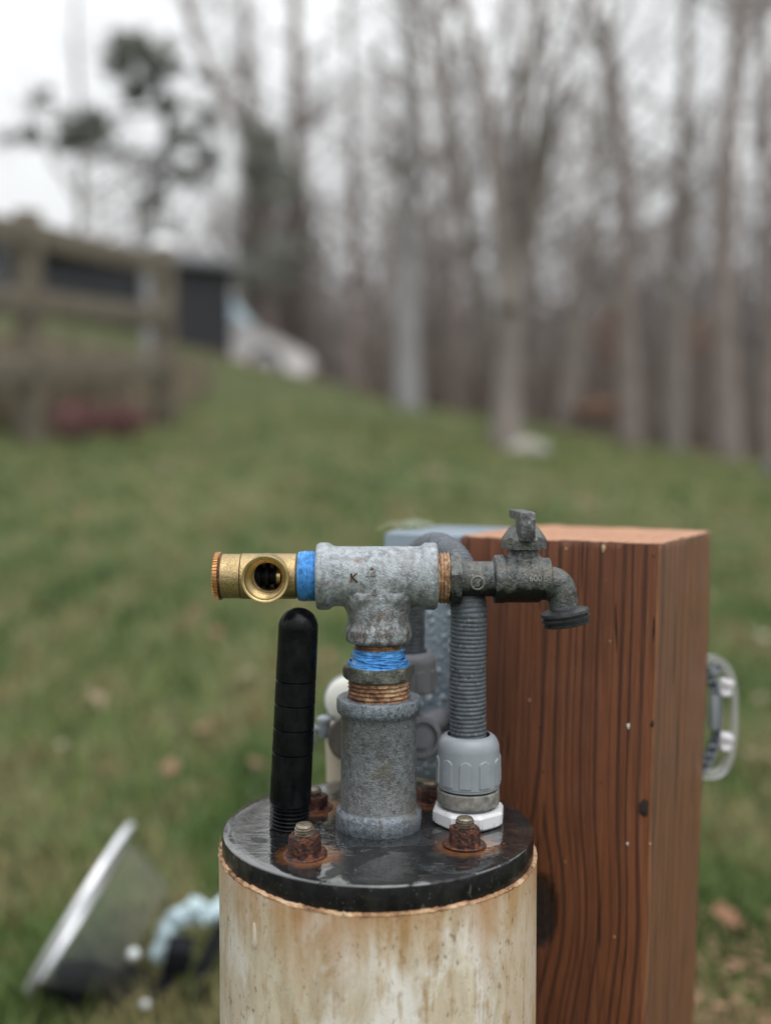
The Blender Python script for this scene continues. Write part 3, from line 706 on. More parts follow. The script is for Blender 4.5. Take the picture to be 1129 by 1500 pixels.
g.lathe([(pr - .0001, pf - CAPY - .0001), (pr - .0012, pf - CAPY - .0002)] + pts, (pc.x, CAPY, pc.z), (0, 1, 0), 72, caps=(False, False)); g.build('port_thread', 'brass_bright', bf, sharp=60)
g = G(); cxp = pc.x
g.lathe([(.001, -.0085), (.0066, -.0085), (.0066, -.0045), (.0045, -.0042), (.0045, -.0022), (.0068, -.002), (.0068, -.0002), (.0042, 0), (.0042, .0022), (.0066, .0024), (.0066, .0036), (.004, .004), (.004, .0085), (.001, .0085)], (cxp + .0006, CAPY + .0005, TZ), (1, 0, 0), 40)
g.build('cartridge', 'black_plastic', bf, sharp=40)
g = G(); g.lathe([(.0034, 0), (.0052, .0002), (.0052, .0022), (.0034, .0024)], (cxp + .0042, CAPY + .0005, TZ), (1, 0, 0), 40); g.build('spring_seat', 'brass_bright', bf)
g = G(); rk = 34.8 * s0
def fn(a, i, r, t): return r + (.00035 * (1 if math.sin(a * 44) > 0 else -1) if 0 < i < 3 else 0)
wk = bx1 - bx0
g.lathe([(rk - .0014, 0), (rk - .0004, .0006), (rk, wk - .0008), (rk - .0008, wk - .0002)], (bx0, CAPY, TZ), (1, 0, 0), 352, fn=fn); g.build('knurled_cap', 'brass_copper', bf, sharp=25)
g = G(); g.lathe([(rbz + .0002, -.0007), (rbz + .0005, 0), (rbz + .0002, .0006)], (bx1 + .0001, CAPY, TZ), (1, 0, 0), 64); g.build('gasket', 'rust', bf)
g = G(); x0 = bx4 - .0006; x1 = xl + .0004; n_ = 22
g.lathe([(36.2 * s0 - .0009 * abs(1 - 2 * k / n_) ** 4 + .0004 * (k % 2), (x1 - x0) * k / n_) for k in range(n_ + 1)], (x0, CAPY, TZ), (1, 0, 0), 72,
        fn=lambda a, i, r, t: r + .00035 * mnoise.noise(Vector((math.cos(a) * 2, math.sin(a) * 2, t * 700))))
g.build('thread_tape', 'tape', bf, sharp=60)

# ------------------------------------------------------------------ hose spigot on the right of the tee
SZ = W(720, 848, CAPY).z; sx = lambda p: W(p, 848, CAPY).x
fs_ = thing('hose_spigot', 'tarnished grey quarter-turn hose tap with a black underside screwed into the tee', 'hose tap', (sx(760), CAPY, SZ))
g = G(); g.lathe(threads(38.0 * s0, xr - .002 - sx(640), sx(657.5) - sx(640), .0019, .0008, 8), (sx(640), CAPY, SZ + .0005), (1, 0, 0), 64, fn=lambda a, i, r, t: r + .0003 * mnoise.noise(Vector((math.cos(a) * 4, math.sin(a) * 4, t * 400))))
g.build('inlet_thread', 'pale_thread', fs_, sharp=60)
hf = hexfn(6, 42.5 * s0, R(75)); wd = sx(674) - sx(656.5)
g = G(); g.lathe([(36 * s0, 0), (41 * s0, .0009), (44 * s0, .0016), (44 * s0, wd - .0014), (39 * s0, wd), (25 * s0, wd)], (sx(656.5), CAPY, SZ), (1, 0, 0), 90, fn=lambda a, i, r, t: min(r, hf(a)))
g.build('hex_nut', 'spigot', fs_, sharp=25)
g = G()
g.lathe([(26 * s0, 0), (26 * s0, sx(726) - sx(672))], (sx(672), CAPY, SZ), (1, 0, 0), 48)
x_ = sx(722)
g.lathe([(30 * s0, 0), (35.5 * s0, .0006), (35.8 * s0, .0056), (34.4 * s0, .006), (34.8 * s0, .009), (34.8 * s0, .024), (31 * s0, .0252), (31.2 * s0, sx(806) - x_ - .0008), (27 * s0, sx(806) - x_)], (x_, CAPY, SZ), (1, 0, 0), 64)
xs0 = sx(766.5)
g.lathe([(30 * s0, SZ + .003), (27 * s0, SZ + .0112), (21.5 * s0, SZ + .0138), (20.5 * s0, W(766, 800, CAPY).z)], (xs0, CAPY, 0), (0, 0, 1), 48)
el = polyline([(sx(800), CAPY, W(0, 853, CAPY).z), (sx(812), CAPY, W(0, 854, CAPY).z), (sx(820), CAPY, W(0, 862, CAPY).z), (sx(823.5), CAPY, W(0, 874, CAPY).z), (sx(827), CAPY, W(0, 896, CAPY).z)], 24)
g.tube(el, [23.5 * s0 - 2 * s0 * (i / 23) for i in range(24)], 32)
g.lathe([(21 * s0, -.0014), (22.6 * s0, -.0006), (22.6 * s0, .0006), (21 * s0, .0014)], el[15], el[16] - el[15], 40)
me = fused(g, .00055, Vector((sx(760), CAPY, SZ)), 3); bd = link('valve_body', me, 'spigot', fs_)
dn = Vector((.17, 0, -1)).normalized(); fl = Vector((sx(826.5), CAPY, W(0, 893, CAPY).z))
g = G(); rf = 36.2 * s0
g.lathe([(22 * s0, -.001), (rf - .0022, 0), (rf - .0004, .0007), (rf - .0002, .0021), (rf - .002, .0027), (rf - .002, .0034), (rf, .0041), (rf - .0002, .005), (rf - .002, .0056), (rf - .002, .0064), (rf - .0004, .007), (rf - .0006, .0078), (rf - .0022, .0083), (rf - .0045, .0083), (rf - .005, .003)], fl, dn, 72, caps=(True, True))
o = g.build('outlet_thread', 'spigot_black', fs_, sharp=50); o['label'] = 'black threaded hose outlet'
g = G(); hf = hexfn(8, 34.5 * s0, R(22)); zl, zh = W(0, 803, CAPY).z, W(0, 770, CAPY).z
g.lathe([(29 * s0, zl - .0002), (33.5 * s0, zl), (33.5 * s0, zl + .0048), (31.5 * s0, zl + .006), (22 * s0, zh - .0012), (18 * s0, zh - .0002), (8 * s0, zh)], (xs0, CAPY, 0), (0, 0, 1), 96, fn=lambda a, i, r, t: min(r, hf(a)))
hd = g.build('handle', 'spigot', fs_, sharp=25)
# lever wing: thick upright blade that points at the viewer and a raised tail behind it
g = G(); zt = W(0, 749, CAPY).z; zq = W(0, 790, CAPY).z; yb_ = CAPY - .0155
out = [(-.0005, zq - zh), (.0115, zq - zh + .0012), (.0118, zt - zh - .0045), (.0265, zt - zh - .0042), (.0275, zt - zh + .0006), (.004, zt - zh + .0004), (-.0002, zt - zh)]
rot = Matrix.Rotation(R(90), 3, 'Z') @ Matrix.Rotation(0, 3, 'X')
g.extrude(out, .0079, (W(773, 760, yb_).x, yb_, zh), Matrix.Rotation(R(96), 3, 'Z'), .0006)
g.build('lever', 'handle', hd, sharp=30)
g = G(); g.lathe([(.0018, 0), (.0024, .0004), (.0024, .0044), (.0016, .005)], (xs0 - .0004, CAPY - 21.2 * s0, zl - .0002), (0, 0, -1), 16)
g.lathe([(.0045, -.0012), (.0045, .001), (.003, .0016)], (xs0 + .0005, CAPY - 20.8 * s0, zl - .0035), (0, -1, 0), 6); g.build('packing_nut', 'spigot', bd)
em = W(697, 851, CAPY); g = G(); rN = 26 * s0                # emblem: S with a slash in a raised ring
ring = []
for k in range(40):
    a = 2 * math.pi * k / 39; xx = em.x + .0034 * math.cos(a); dz = em.z - SZ + .0034 * math.sin(a); ring.append((xx, CAPY - math.sqrt(max(rN ** 2 - dz ** 2, 0)) - .0002, SZ + dz))
g.tube(ring, .00055, 6, False)
sl = []
for k in range(8):
    f = k / 7 * 2 - 1; dz = em.z - SZ + .0026 * f; sl.append((em.x + .0024 * f, CAPY - math.sqrt(rN ** 2 - dz ** 2) - .0001, SZ + dz))
g.tube(sl, .00045, 6); g.build('emblem_ring', 'worn', bd)
me = text_on_cyl('S', .0052, em.x, em.z, rN, SZ, CAPY, .0006); embossed('raised_letter', me, 'worn', bd)
me = text_on_cyl('600', .0044, W(779, 849, CAPY).x, SZ + .0015, 34.8 * s0, SZ, CAPY, .0005); embossed('raised_letters', me, 'worn', bd)

# ------------------------------------------------------------------ wooden post
TH = R(29.9); E1 = Vector((math.cos(TH), -math.sin(TH), 0)); E2 = Vector((math.sin(TH), math.cos(TH), 0)); PS = .125
PC = Vector((.1536, .590, 0)); PB = PC - E1 * PS; PTOP = CAM_H - .0463; LEAN = math.tan(R(1.2))
po = thing('wooden_post', 'thick wet reddish brown timber post standing behind the tap', 'post', PB + E1 * PS / 2 + E2 * PS / 2)
kq = None
def face_uz(px, py):         # photo pixel -> (u, z) on the front face
    lo, hi = 0, PS
    for _ in range(50):
        md = (lo + hi) / 2; p = PB + E1 * md
        z = W(px, py, p.y).z
        if W(px, py, p.y).x - (z - PTOP) * LEAN > p.x: lo = md
        else: hi = md
    return lo, z
KU, KZ = face_uz(789, 1334)
prof = []; rc = .004; nE = 44
def arc(cu, cv, a0, a1): return [(cu + rc * math.cos(R(a0 + (a1 - a0) * i / 5)), cv + rc * math.sin(R(a0 + (a1 - a0) * i / 5)), -1) for i in range(1, 5)]
for i in range(nE): prof.append((rc + (PS - 2 * rc) * i / (nE - 1), 0, 0))
prof += arc(PS - rc, rc, -90, 0)
for i in range(24): prof.append((PS, rc + (PS - 2 * rc) * i / 23, 1))
prof += arc(PS - rc, PS - rc, 0, 90)
for i in range(12): prof.append((PS - rc - (PS - 2 * rc) * i / 11, PS, 1))
prof += arc(rc, PS - rc, 90, 180)
for i in range(12): prof.append((0, PS - rc - (PS - 2 * rc) * i / 11, 1))
prof += arc(rc, rc, 180, 270)
NP = len(prof); zl_ = [-.12 + (PTOP + .12) * (i / 139) for i in range(140)]
zl_[-1] = PTOP - .0012
g = G(); grain = []; knot = []; face = []
def pt(u, v, z): p = PB + E1 * u + E2 * v; return (p.x + (z - PTOP) * LEAN, p.y, z)
for z in zl_:
    for (u, v, f) in prof:
        nz = mnoise.noise(Vector((u * 30, v * 30, z * 6))) * .0009 + mnoise.noise(Vector((u * 160, v * 160, z * 12))) * .0005 + mnoise.noise(Vector((u * 60, v * 60, z * 45))) * .0004
        dn_ = (u - PS / 2, v - PS / 2); s_ = 1 + nz / (PS / 2)
        g.v.append(pt(PS / 2 + dn_[0] * s_, PS / 2 + dn_[1] * s_, z))
        du = u - KU; dz = z - KZ; bul = .015 * math.exp(-(dz / .05) ** 2) * math.exp(-abs(du) / .045) * (1 if du > 0 else -1)
        if v < .006: gr = (u - bul) + .05 * max(0, .05 - u) * 0 + .0016 * math.sin(z * 9); k = 1 - max(0, min(1, (math.hypot(du / .012, dz / .0235) - .86) / .18)); 
        elif u > PS - .006: gr = 1 + v + .002 * math.sin(z * 7); k = 0
        else: gr = 2 + u + v; k = 0
        grain.append(gr); knot.append(k); face.append(0 if v < .0012 else 1)
for i in range(len(zl_) - 1):
    for k in range(NP): g.f.append((i * NP + k, i * NP + (k + 1) % NP, (i + 1) * NP + (k + 1) % NP, (i + 1) * NP + k))
prev = (len(zl_) - 1) * NP
for j, f in enumerate((.985, .93, .8, .6, .4, .2, .04)):      # sawn top
    o_ = len(g.v)
    for (u, v, _f) in prof:
        uu, vv_ = PS / 2 + (u - PS / 2) * f, PS / 2 + (v - PS / 2) * f
        g.v.append(pt(uu, vv_, PTOP + .0007 * mnoise.noise(Vector((uu * 300, vv_ * 300, 9))) + .0008 * mnoise.noise(Vector((uu * 90, vv_ * 90, 5))) - (.0004 if j == 0 else 0)))
        grain.append(5 + math.hypot(uu - .01, vv_ - .24)); knot.append(0); face.append(2)
    for k in range(NP): g.f.append((prev + k, prev + (k + 1) % NP, o_ + (k + 1) % NP, o_ + k))
    prev = o_
g.f.append(tuple(prev + k for k in range(NP)))
g.at = {'grain': grain, 'knot': knot, 'face': face}
g.build('timber', 'post', po, sharp=40)
def chip_on_face(px, py, size, mat, name='chip', squash=.6):
    u, z = face_uz(px, py); c = Vector(pt(u, -.0006, z)); g = G(); n = 7; pts = []
    for k in range(n):
        a = 2 * math.pi * k / n; r_ = size * random.uniform(.5, 1.1); pts.append(c + E1 * (r_ * squash * math.cos(a)) + Vector((0, 0, r_ * math.sin(a))))
    g.add(pts + [c - E2 * min(size * .5, .0008)], [(k, (k + 1) % n, n) for k in range(n)]); return g.build(name, mat, po, sharp=60)
for a in ((884, 803, .0026, 'rim'), (920, 1063, .0022, 'white_pvc'), (957, 812, .0016, 'rim'), (893, 940, .0015, 'rim'), (829, 804, .0013, 'rim'), (776, 1025, .0013, 'rim'), (919, 1235, .0012, 'white_pvc'), (957, 1236, .0015, 'rim'), (900, 1372, .0012, 'rim'), (828, 1262, .0011, 'rim')): chip_on_face(*a)
for a in ((944, 1185, .0062, 'bark_pocket'), (955, 1060, .0032, 'bark_pocket'), (880, 1145, .0014, 'bark_pocket'), (795, 1130, .0014, 'bark_pocket'), (790, 1065, .0016, 'bark_pocket')): chip_on_face(*a, name='bark_pocket', squash=.55)

# ------------------------------------------------------------------ grey junction box beside the post
BT = CAM_H - .0471; BW, BD, BHt = .0588, .082, .160; BO = .009
rotB = Matrix.Rotation(-TH, 3, 'Z')
bo = PB + E2 * BO - E1 * BW; bxc = bo + E1 * (BW / 2 - .0015) + E2 * BD / 2
jb = thing('junction_box', 'blue-grey plastic box covered in raindrops fixed to the side of the post', 'junction box', Vector((bxc.x, bxc.y, BT - BHt)))
g = G(); g.box((bxc.x, bxc.y, BT - BHt / 2 - .002), (BW - .003, BD - .012, BHt - .004), rotB, .003)
g.build('housing', 'box', jb, sharp=40)
g = G(); q = bo + E1 * (BW / 2 - .0015) + E2 * .004; g.box((q.x, q.y, BT - BHt / 2), (BW - .003, .008, BHt), rotB, .002); cov = g.build('front_cover', 'box', jb, sharp=40)
g = G(); q = bo + E1 * (BW / 2 - .0015) + E2 * (BD / 2 + .004); g.box((q.x, q.y, BT - .0012), (BW - .002, BD - .006, .0036), rotB, .0014); g.build('top_lid', 'box', jb, sharp=40)
g = G(); taken = []
for k in range(2600):                                        # raindrops standing on the cover and the lid
    u = random.uniform(.003, BW - .005); z = random.uniform(BT - BHt + .004, BT - .012); r_ = random.choice((.0008, .001, .0012, .0015, .002, .0025))
    if any((u - a) ** 2 + (z - b) ** 2 < (r_ + c) ** 2 * 1.05 for a, b, c in taken): continue
    taken.append((u, z, r_)); c = bo + E1 * u; c.z = z; st = random.uniform(1, 1.45); vs_ = []; n = 10
    for j, (cr, ch) in enumerate(((1, 0), (.92, .3), (.68, .52), (.35, .62))):
        for i in range(n):
            a = 2 * math.pi * i / n; sg = 1 if math.sin(a) > 0 else .85
            vs_.append(c + E1 * (r_ * cr * math.cos(a)) + Vector((0, 0, r_ * cr * st * sg * math.sin(a))) - E2 * (r_ * ch - .0001))
    fs = [(j * n + i, j * n + (i + 1) % n, (j + 1) * n + (i + 1) % n, (j + 1) * n + i) for j in range(3) for i in range(n)] + [tuple(range(3 * n, 4 * n))]
    g.add(vs_, fs)
    if len(taken) > 460: break
kind(g.build('raindrops', 'drop', jb, sharp=80), 'stuff')
# lint caught on the lid
q = W(606, 770, .708); lt = G()
for k in range(34):
    a = random.uniform(0, 6.28); s_ = random.uniform(.006, .018); p0 = Vector((q.x + random.gauss(0, .006), q.y + random.gauss(0, .006), BT + .0008))
    lt.tube(polyline([p0, p0 + Vector((math.cos(a) * s_ * .4, math.sin(a) * s_ * .4, random.uniform(.003, .008))), p0 + Vector((math.cos(a) * s_, math.sin(a) * s_ * .6, random.uniform(0, .004)))], 6), .00022, 3, False)
MAT['lint'] = plain('pale_lint', (.3, .33, .24), .8, 0, .3, 90, 0)
tag(lt.build('lint_tuft', 'lint'), 'pale wisp of dry fibres lying on top of the grey box', 'lint')

# ------------------------------------------------------------------ flexible conduit with its connectors
c0 = on_cap(685.5, 1203); CX, CY = c0.x, c0.y; sc_ = CY / FPX
fc = thing('flexible_conduit', 'ribbed grey flexible conduit rising from a white nut and looping to the box', 'conduit', (CX, CY, CAPZ))
zn = lambda p: W(685, p, CY).z
# second foot of the loop, in front of the box cover
c2 = W(598, 985, .628); C2 = Vector((c2.x, c2.y, 0)); s2 = C2.y / FPX
rcd = 27.3 * sc_
ztop = W(655, 781, .588).z - rcd
a0 = Vector((CX, CY, zn(1095))); dvec = Vector((C2.x - CX, C2.y - CY, 0)); D = dvec.length; dh = dvec / D
zs = ztop - D / 2 * 1.0
pts = [a0]
n = 60
for k in range(1, n): pts.append(Vector((CX, CY, a0.z + (zs - a0.z) * k / n)) + Vector((-.0006 * math.sin(k / n * 3.1), 0, 0)))
n = 130
for k in range(n + 1):
    a = math.pi * k / n; pts.append(Vector((CX, CY, zs)) + dh * (D / 2 - D / 2 * math.cos(a)) + Vector((0, 0, D / 2 * math.sin(a))))
ze = W(598, 965, C2.y).z; n = 50
for k in range(1, n + 1): pts.append(Vector((C2.x, C2.y, zs + (ze - zs) * k / n)))
ac = [0.0]
for i in range(1, len(pts)): ac.append(ac[-1] + (pts[i] - pts[i - 1]).length)
ns = int(ac[-1] / .00037); A = np.linspace(0, ac[-1], ns); P_ = np.array([tuple(p) for p in pts]); path = np.stack([np.interp(A, ac, P_[:, i]) for i in range(3)], -1)
rad = []
for s_ in A:
    ph = (s_ / .00225) % 1.0; rad.append(rcd * (1 + .012 * mnoise.noise(Vector((s_ * 25, 0, 0)))) - (.00048 * math.exp(-((ph - .5) / .2) ** 2)) + .00012 * mnoise.noise(Vector((s_ * 900, 3, 0))))
g = G(); g.tube([Vector(p) for p in path], rad, 36); g.build('hose', 'conduit', fc, sharp=80)
def gland(cx, cy, zf, s, top, bot, r, mat, name='gland_nut'):
    g = G(); na, nzv = 240, 120; vs_ = []; fs = []
    for j in range(nzv):
        f = j / (nzv - 1)
        if f < .72: z = bot + (top - bot) * f; rr = r * (1.0 - .035 * f)
        else: th = (f - .72) / .28 * math.pi / 2; z = bot + (top - bot) * (.72 + .28 * math.sin(th)); rr = r * (.975 - .3 * (1 - math.cos(th)))
        if f < .05: rr -= .0004
        for k in range(na):
            a = 2 * math.pi * k / na; seg = ((a / (2 * math.pi) * 10 + .27) % 1.0) - .5; wlim = .30; hh = f
            tpz = .60 - (.09 if abs(seg) >= wlim else .10 * (1 - math.sqrt(max(0, 1 - (seg / wlim) ** 2))))
            lob = 1 if (abs(seg) < wlim and .1 < hh < tpz) else 0
            vs_.append((cx + (rr + lob * .0007) * math.cos(a), cy + (rr + lob * .0007) * math.sin(a), z))
    for j in range(nzv - 1):
        for k in range(na): fs.append((j * na + k, j * na + (k + 1) % na, (j + 1) * na + (k + 1) % na, (j + 1) * na + k))
    fs.append(tuple(range(na - 1, -1, -1))); g.add(vs_, fs); return g.build(name, mat, fc, sharp=50)
gland(CX, CY, 0, sc_, zn(1078) + .0012, zn(1150), 46.8 * sc_, 'grey_plastic')
g = G(); g.lathe([(43 * sc_, zn(1153)), (43 * sc_, zn(1149))], (CX, CY, 0), n=64); g.build('seal_ring', 'black_rubber', fc)
g = G(); g.lathe([(42 * sc_, zn(1176)), (45.5 * sc_, zn(1174)), (46 * sc_, zn(1172)), (46 * sc_, zn(1155)), (44 * sc_, zn(1153.5))], (CX, CY, 0), n=64); rg = g.build('connector_ring', 'grimy_ring', fc)
g = G(); g.lathe([(36 * sc_, zn(1192)), (36 * sc_, zn(1182)), (38 * sc_, zn(1180)), (38 * sc_, zn(1176))], (CX, CY, 0), n=64); g.build('connector_neck', 'grey_plastic_dull', fc)
g = G(); hf = hexfn(8, 55 * sc_, R(14)); zb_ = CAPZ + .0006; zt_ = CAPZ + .0088
g.lathe([(50 * sc_, zb_), (53 * sc_, zb_ + .001), (55 * sc_, zb_ + .0018), (55 * sc_, zt_ - .0016), (51 * sc_, zt_), (40 * sc_, zt_), (36 * sc_, zt_ - .0006)], (CX, CY, 0), n=128, fn=lambda a, i, r, t: min(r, hf(a) - (.0008 if i in (0, 4) else 0)))
g.build('locknut', 'white_nut', fc, sharp=22)
# angled connector at the box end
z2 = lambda p: W(598, p, C2.y).z
gland(C2.x, C2.y, 0, s2, z2(956) + .001, z2(1012), 41.5 * s2 * 1.0, 'grey_plastic_dull')
pl = bo + E1 * 0; dist = (Vector((C2.x, C2.y, 0)) - Vector((bo.x, bo.y, 0))).dot(-E2)    # how far the foot stands in front of the cover
bc = Vector((C2.x, C2.y, z2(1075)))
g = G(); r2 = 17 * s2
path = polyline([Vector((C2.x, C2.y, z2(1010))), Vector((C2.x, C2.y, z2(1040))), bc + Vector((0, 0, .004)) + E2 * .004, bc + E2 * .014, bc + E2 * (dist + .001)], 26)
g.tube(path, [r2] * 26, 32); g.build('elbow', 'grey_plastic_dull', fc, sharp=60)
# round port collar on the cover
q = W(624, 1079, .738); cu_ = (Vector((q.x, q.y, 0)) - Vector((bo.x, bo.y, 0))).dot(E1); cc = bo + E1 * (cu_ - .010); cc.z = q.z
g = G(); g.lathe([(.0118, -.012), (.0128, 0), (.0128, .004), (.0116, .0054), (.0096, .0056), (.0092, .0034), (.0062, .0034), (.0058, .0056), (.001, .0058)], W(614, 1080, C2.y - .006), Vector((.25, -1, .1)), 56); g.build('port_collar', 'grey_plastic_dull', fc, sharp=40)

# ------------------------------------------------------------------ white capped fitting half hidden behind the coupling
WY = .64; wq = W(511, 1026, WY); sw = WY / FPX
wf = thing('capped_fitting', 'white round plastic cap with grey rim on a pale pipe behind the grey coupling', 'pipe fitting', W(505, 1160, WY))
fd = Vector((-.25, -1, .12)).normalized()
g = G(); g.lathe([(37 * sw, 0), (39 * sw, .002), (39 * sw, .012), (36.5 * sw, .0135)], wq + fd * -.012, fd, 56); g.build('rim_ring', 'grey_plastic', wf, sharp=40)
g = G(); g.lathe([(35.5 * sw, .001), (34 * sw, .004), (26 * sw, .0072), (12 * sw, .0088), (1 * sw, .0092)], wq, fd, 56); g.build('dome_cap', 'white_pvc', wf, sharp=60)
g = G(); pa, pb_ = W(504, 1060, WY + .012), W(512, 1330, WY + .012); g.tube([pa, pb_], 29 * sw, 40); g.build('stem_pipe', 'cream_pipe', wf, sharp=50)
g = G(); q = W(475, 1066, WY - .005); g.lathe([(.0032, -.006), (.0038, -.005), (.0038, .003), (.0045, .0035), (.0045, .006), (.0025, .0075)], q, (0, 0, 1), 18); g.lathe([(.0022, 0), (.0022, .008)], q + Vector((-.007, 0, -.001)), (1, 0, 0), 12)
g.box(q + Vector((-.0066, 0, -.004)), (.0024, .006, .011), None, .0006); g.build('clamp_screw', 'grey_plastic', wf, sharp=40)
g = G(); q = W(516, 1080, WY - .01); g.lathe([(32 * sw, 0), (33.5 * sw, .0015), (33.5 * sw, .006), (30 * sw, .0075)], q, fd, 48); g.build('gasket_ring', 'dark_gasket', wf, sharp=40)

# ------------------------------------------------------------------ clear plastic bracket peeking out behind the post
HY = .713; sh = HY / FPX; hc = W(1037, 1050, HY)
cb_ = thing('plastic_bracket', 'clear oval plastic bracket fixed to the far side of the post', 'bracket', hc - Vector((0, 0, 93 * sh)))
def oval(rx, rz, n=64, e=2.7):
    o = []
    for k in range(n):
        a = 2 * math.pi * k / n; c, s_ = math.cos(a), math.sin(a); o.append((rx * math.copysign(abs(c) ** (2 / e), c), rz * math.copysign(abs(s_) ** (2 / e), s_)))
    return o
g = G(); a, b = oval(42 * sh, 92 * sh), oval(33 * sh, 82 * sh); n = 64; th_ = .007
vs_ = [hc + Vector((x, -th_ / 2, z)) for x, z in a] + [hc + Vector((x, -th_ / 2, z)) for x, z in b] + [hc + Vector((x, th_ / 2, z)) for x, z in a] + [hc + Vector((x, th_ / 2, z)) for x, z in b]
fs = []
for k in range(n):
    k2 = (k + 1) % n; fs += [(k, k2, n + k2, n + k), (2 * n + k, 3 * n + k, 3 * n + k2, 2 * n + k2), (k, 2 * n + k, 2 * n + k2, k2), (n + k, n + k2, 3 * n + k2, 3 * n + k)]
g.add(vs_, fs); g.build('outer_rim', 'clear', cb_, sharp=40)
def arcband(cx, cz, r0, r1, a0, a1, y0, y1, n=24):
    g = G(); vs_ = []
    for k in range(n + 1):
        a = R(a0 + (a1 - a0) * k / n)
        for rr in (r0, r1):
            for y in (y0, y1): vs_.append((cx + rr * math.cos(a) * .42, y, cz + rr * math.sin(a)))
    fs = []
    for k in range(n):
        b = k * 4; c = b + 4; fs += [(b, c, c + 2, b + 2), (b + 1, b + 3, c + 3, c + 1), (b, b + 1, c + 1, c), (b + 2, c + 2, c + 3, b + 3)]
    fs += [(0, 2, 3, 1), (4 * n, 4 * n + 1, 4 * n + 3, 4 * n + 2)]; g.add(vs_, fs); return g
ic = W(1018, 1050, HY)
arcband(ic.x, ic.z, 66 * sh, 82 * sh, -75, 75, HY - .003, HY + .003).build('inner_band', 'dark_grey_plastic', cb_, sharp=40)
arcband(ic.x, ic.z, 82.4 * sh, 87 * sh, -75, 75, HY - .005, HY + .004).build('band_edge', 'grey_plastic', cb_, sharp=40)
for aa in (-62, -48, -34, 34, 48, 62):
    g = G(); a = R(aa); g.box((ic.x + 74 * sh * math.cos(a) * .42, HY - .0035, ic.z + 74 * sh * math.sin(a)), (.006, .002, .0012), None, .0002); g.build('rib', 'grey_plastic', cb_)
g = G(); q = W(1046, 1042, HY); g.box(q, (.007, .008, .026), None, .002); g.build('slider', 'grey_plastic', cb_)
for py in (1006, 1086):
    g = G(); q = W(1061, py, HY); g.box(q, (.0085, .008, .012), None, .0015); g.box(q + Vector((.001, -.004, .003)), (.007, .004, .004), None, .001); g.box(q + Vector((-.001, -.004, -.004)), (.006, .004, .003), None, .001); g.build('clip', 'clear_white', cb_)
g = G(); q = W(1047, 978, HY); g.lathe([(.0042, 0), (.0042, .006), (.003, .0068), (.0018, .005)], q + Vector((0, .003, 0)), (0, -1, 0), 24); g.build('pivot', 'grey_plastic', cb_)

# ------------------------------------------------------------------ fallen garden lamp, ribbon and stake at the lower left
LY = 1.16; l0, l1 = W(45, 1452, LY - .03), W(193, 1206, LY + .02); lc = (l0 + l1) / 2; ld = (l1 - l0).normalized(); LR = (l1 - l0).length / 2
vw = (lc - Vector((0, 0, CAM_H))).normalized(); nrm = ld.cross(vw).normalized() * (1 if ld.cross(vw).x > 0 else -1) - vw * .05; nrm = (nrm - ld * nrm.dot(ld)).normalized()
gl = thing('garden_lamp', 'tipped black garden lamp with a bright steel rim lying in the grass', 'garden lamp', Vector((lc.x, lc.y, float(terrain(lc.x, lc.y)))))
g = G(); g.lathe([(LR * .84, .004), (LR * .85, -.004), (LR * .97, -.0045), (LR, -.003), (LR, .003), (LR * .95, .004), (LR * .84, .004)], lc, nrm, 64, caps=(False, False)); g.build('rim_plate', 'steel', gl, sharp=40)
g = G(); g.lathe([(LR * .86, .0065), (LR * .84, .012), (LR * .74, .05), (LR * .62, .075), (LR * .6, .0745), (LR * .72, .049), (LR * .82, .0118), (LR * .84, .0066)], lc, nrm, 48, caps=(False, False)); g.build('clear_shade', 'clear_glass', gl, sharp=60)
q = W(150, 1462, LY); g = G(); g.lathe([(.012, -.06), (.03, -.055), (.037, -.02), (.03, .0), (.034, .02), (.02, .05), (.01, .052)], q, (nrm * .3 + Vector((.9, 0, -.1))).normalized(), 40)
for bx_, by_, sz_, ry_ in ((92, 1462, (.035, .05, .03), 40), (128, 1486, (.05, .04, .022), -15), (196, 1452, (.03, .05, .04), 25), (222, 1490, (.045, .03, .018), -35), (262, 1398, (.03, .04, .03), 10)): g.box(W(bx_, by_, LY + .01), sz_, Matrix.Rotation(R(ry_), 3, 'Y') @ Matrix.Rotation(R(ry_ * .7), 3, 'Z'), .005)
g.build('housing', 'lamp_black', gl, sharp=40)
g = G(); g.tube(polyline([W(165, 1440, LY), W(205, 1480, LY - .02), W(240, 1440, LY), W(258, 1400, LY + .02)], 20), .009, 12); g.build('arm', 'lamp_black', gl)
for p, r_ in (((196, 1398), .0066), ((213, 1471), .0045)):
    g = G(); q = W(*p, LY - .09); g.lathe([(max(r_ * math.sin(math.pi * k / 12), .0003), -r_ * math.cos(math.pi * k / 12)) for k in range(13)], q, (0, -1, .2), 20); g.build('bulb', 'bulb', gl)
g = G(); pp = polyline([W(238, 1392, LY + .04), W(243, 1366, LY + .04), W(262, 1346, LY + .05), W(285, 1334, LY + .05), W(303, 1342, LY + .06), W(330, 1330, LY + .07), W(360, 1325, LY + .08)], 40)
g.tube([p + Vector((random.gauss(0, .003), random.gauss(0, .003), random.gauss(0, .003))) for p in pp], [.0105 + .002 * math.sin(i * 2.1) + random.uniform(-.0015, .0015) for i in range(40)], 7); tag(g.build('ribbon', 'ribbon'), 'crumpled pale blue tape strip trailing behind the cream pipe near the fallen lamp', 'ribbon')
g = G(); pp = polyline([W(283, 1530, LY - .02), W(287, 1470, LY), W(298, 1420, LY + .02), W(322, 1365, LY + .05), W(350, 1330, LY + .07)], 30); g.tube(pp, [.011 - .003 * i / 29 for i in range(30)], 12)
tag(g.build('black_hose', 'lamp_black'), 'thin black hose rising from the grass beside the cream pipe', 'hose')

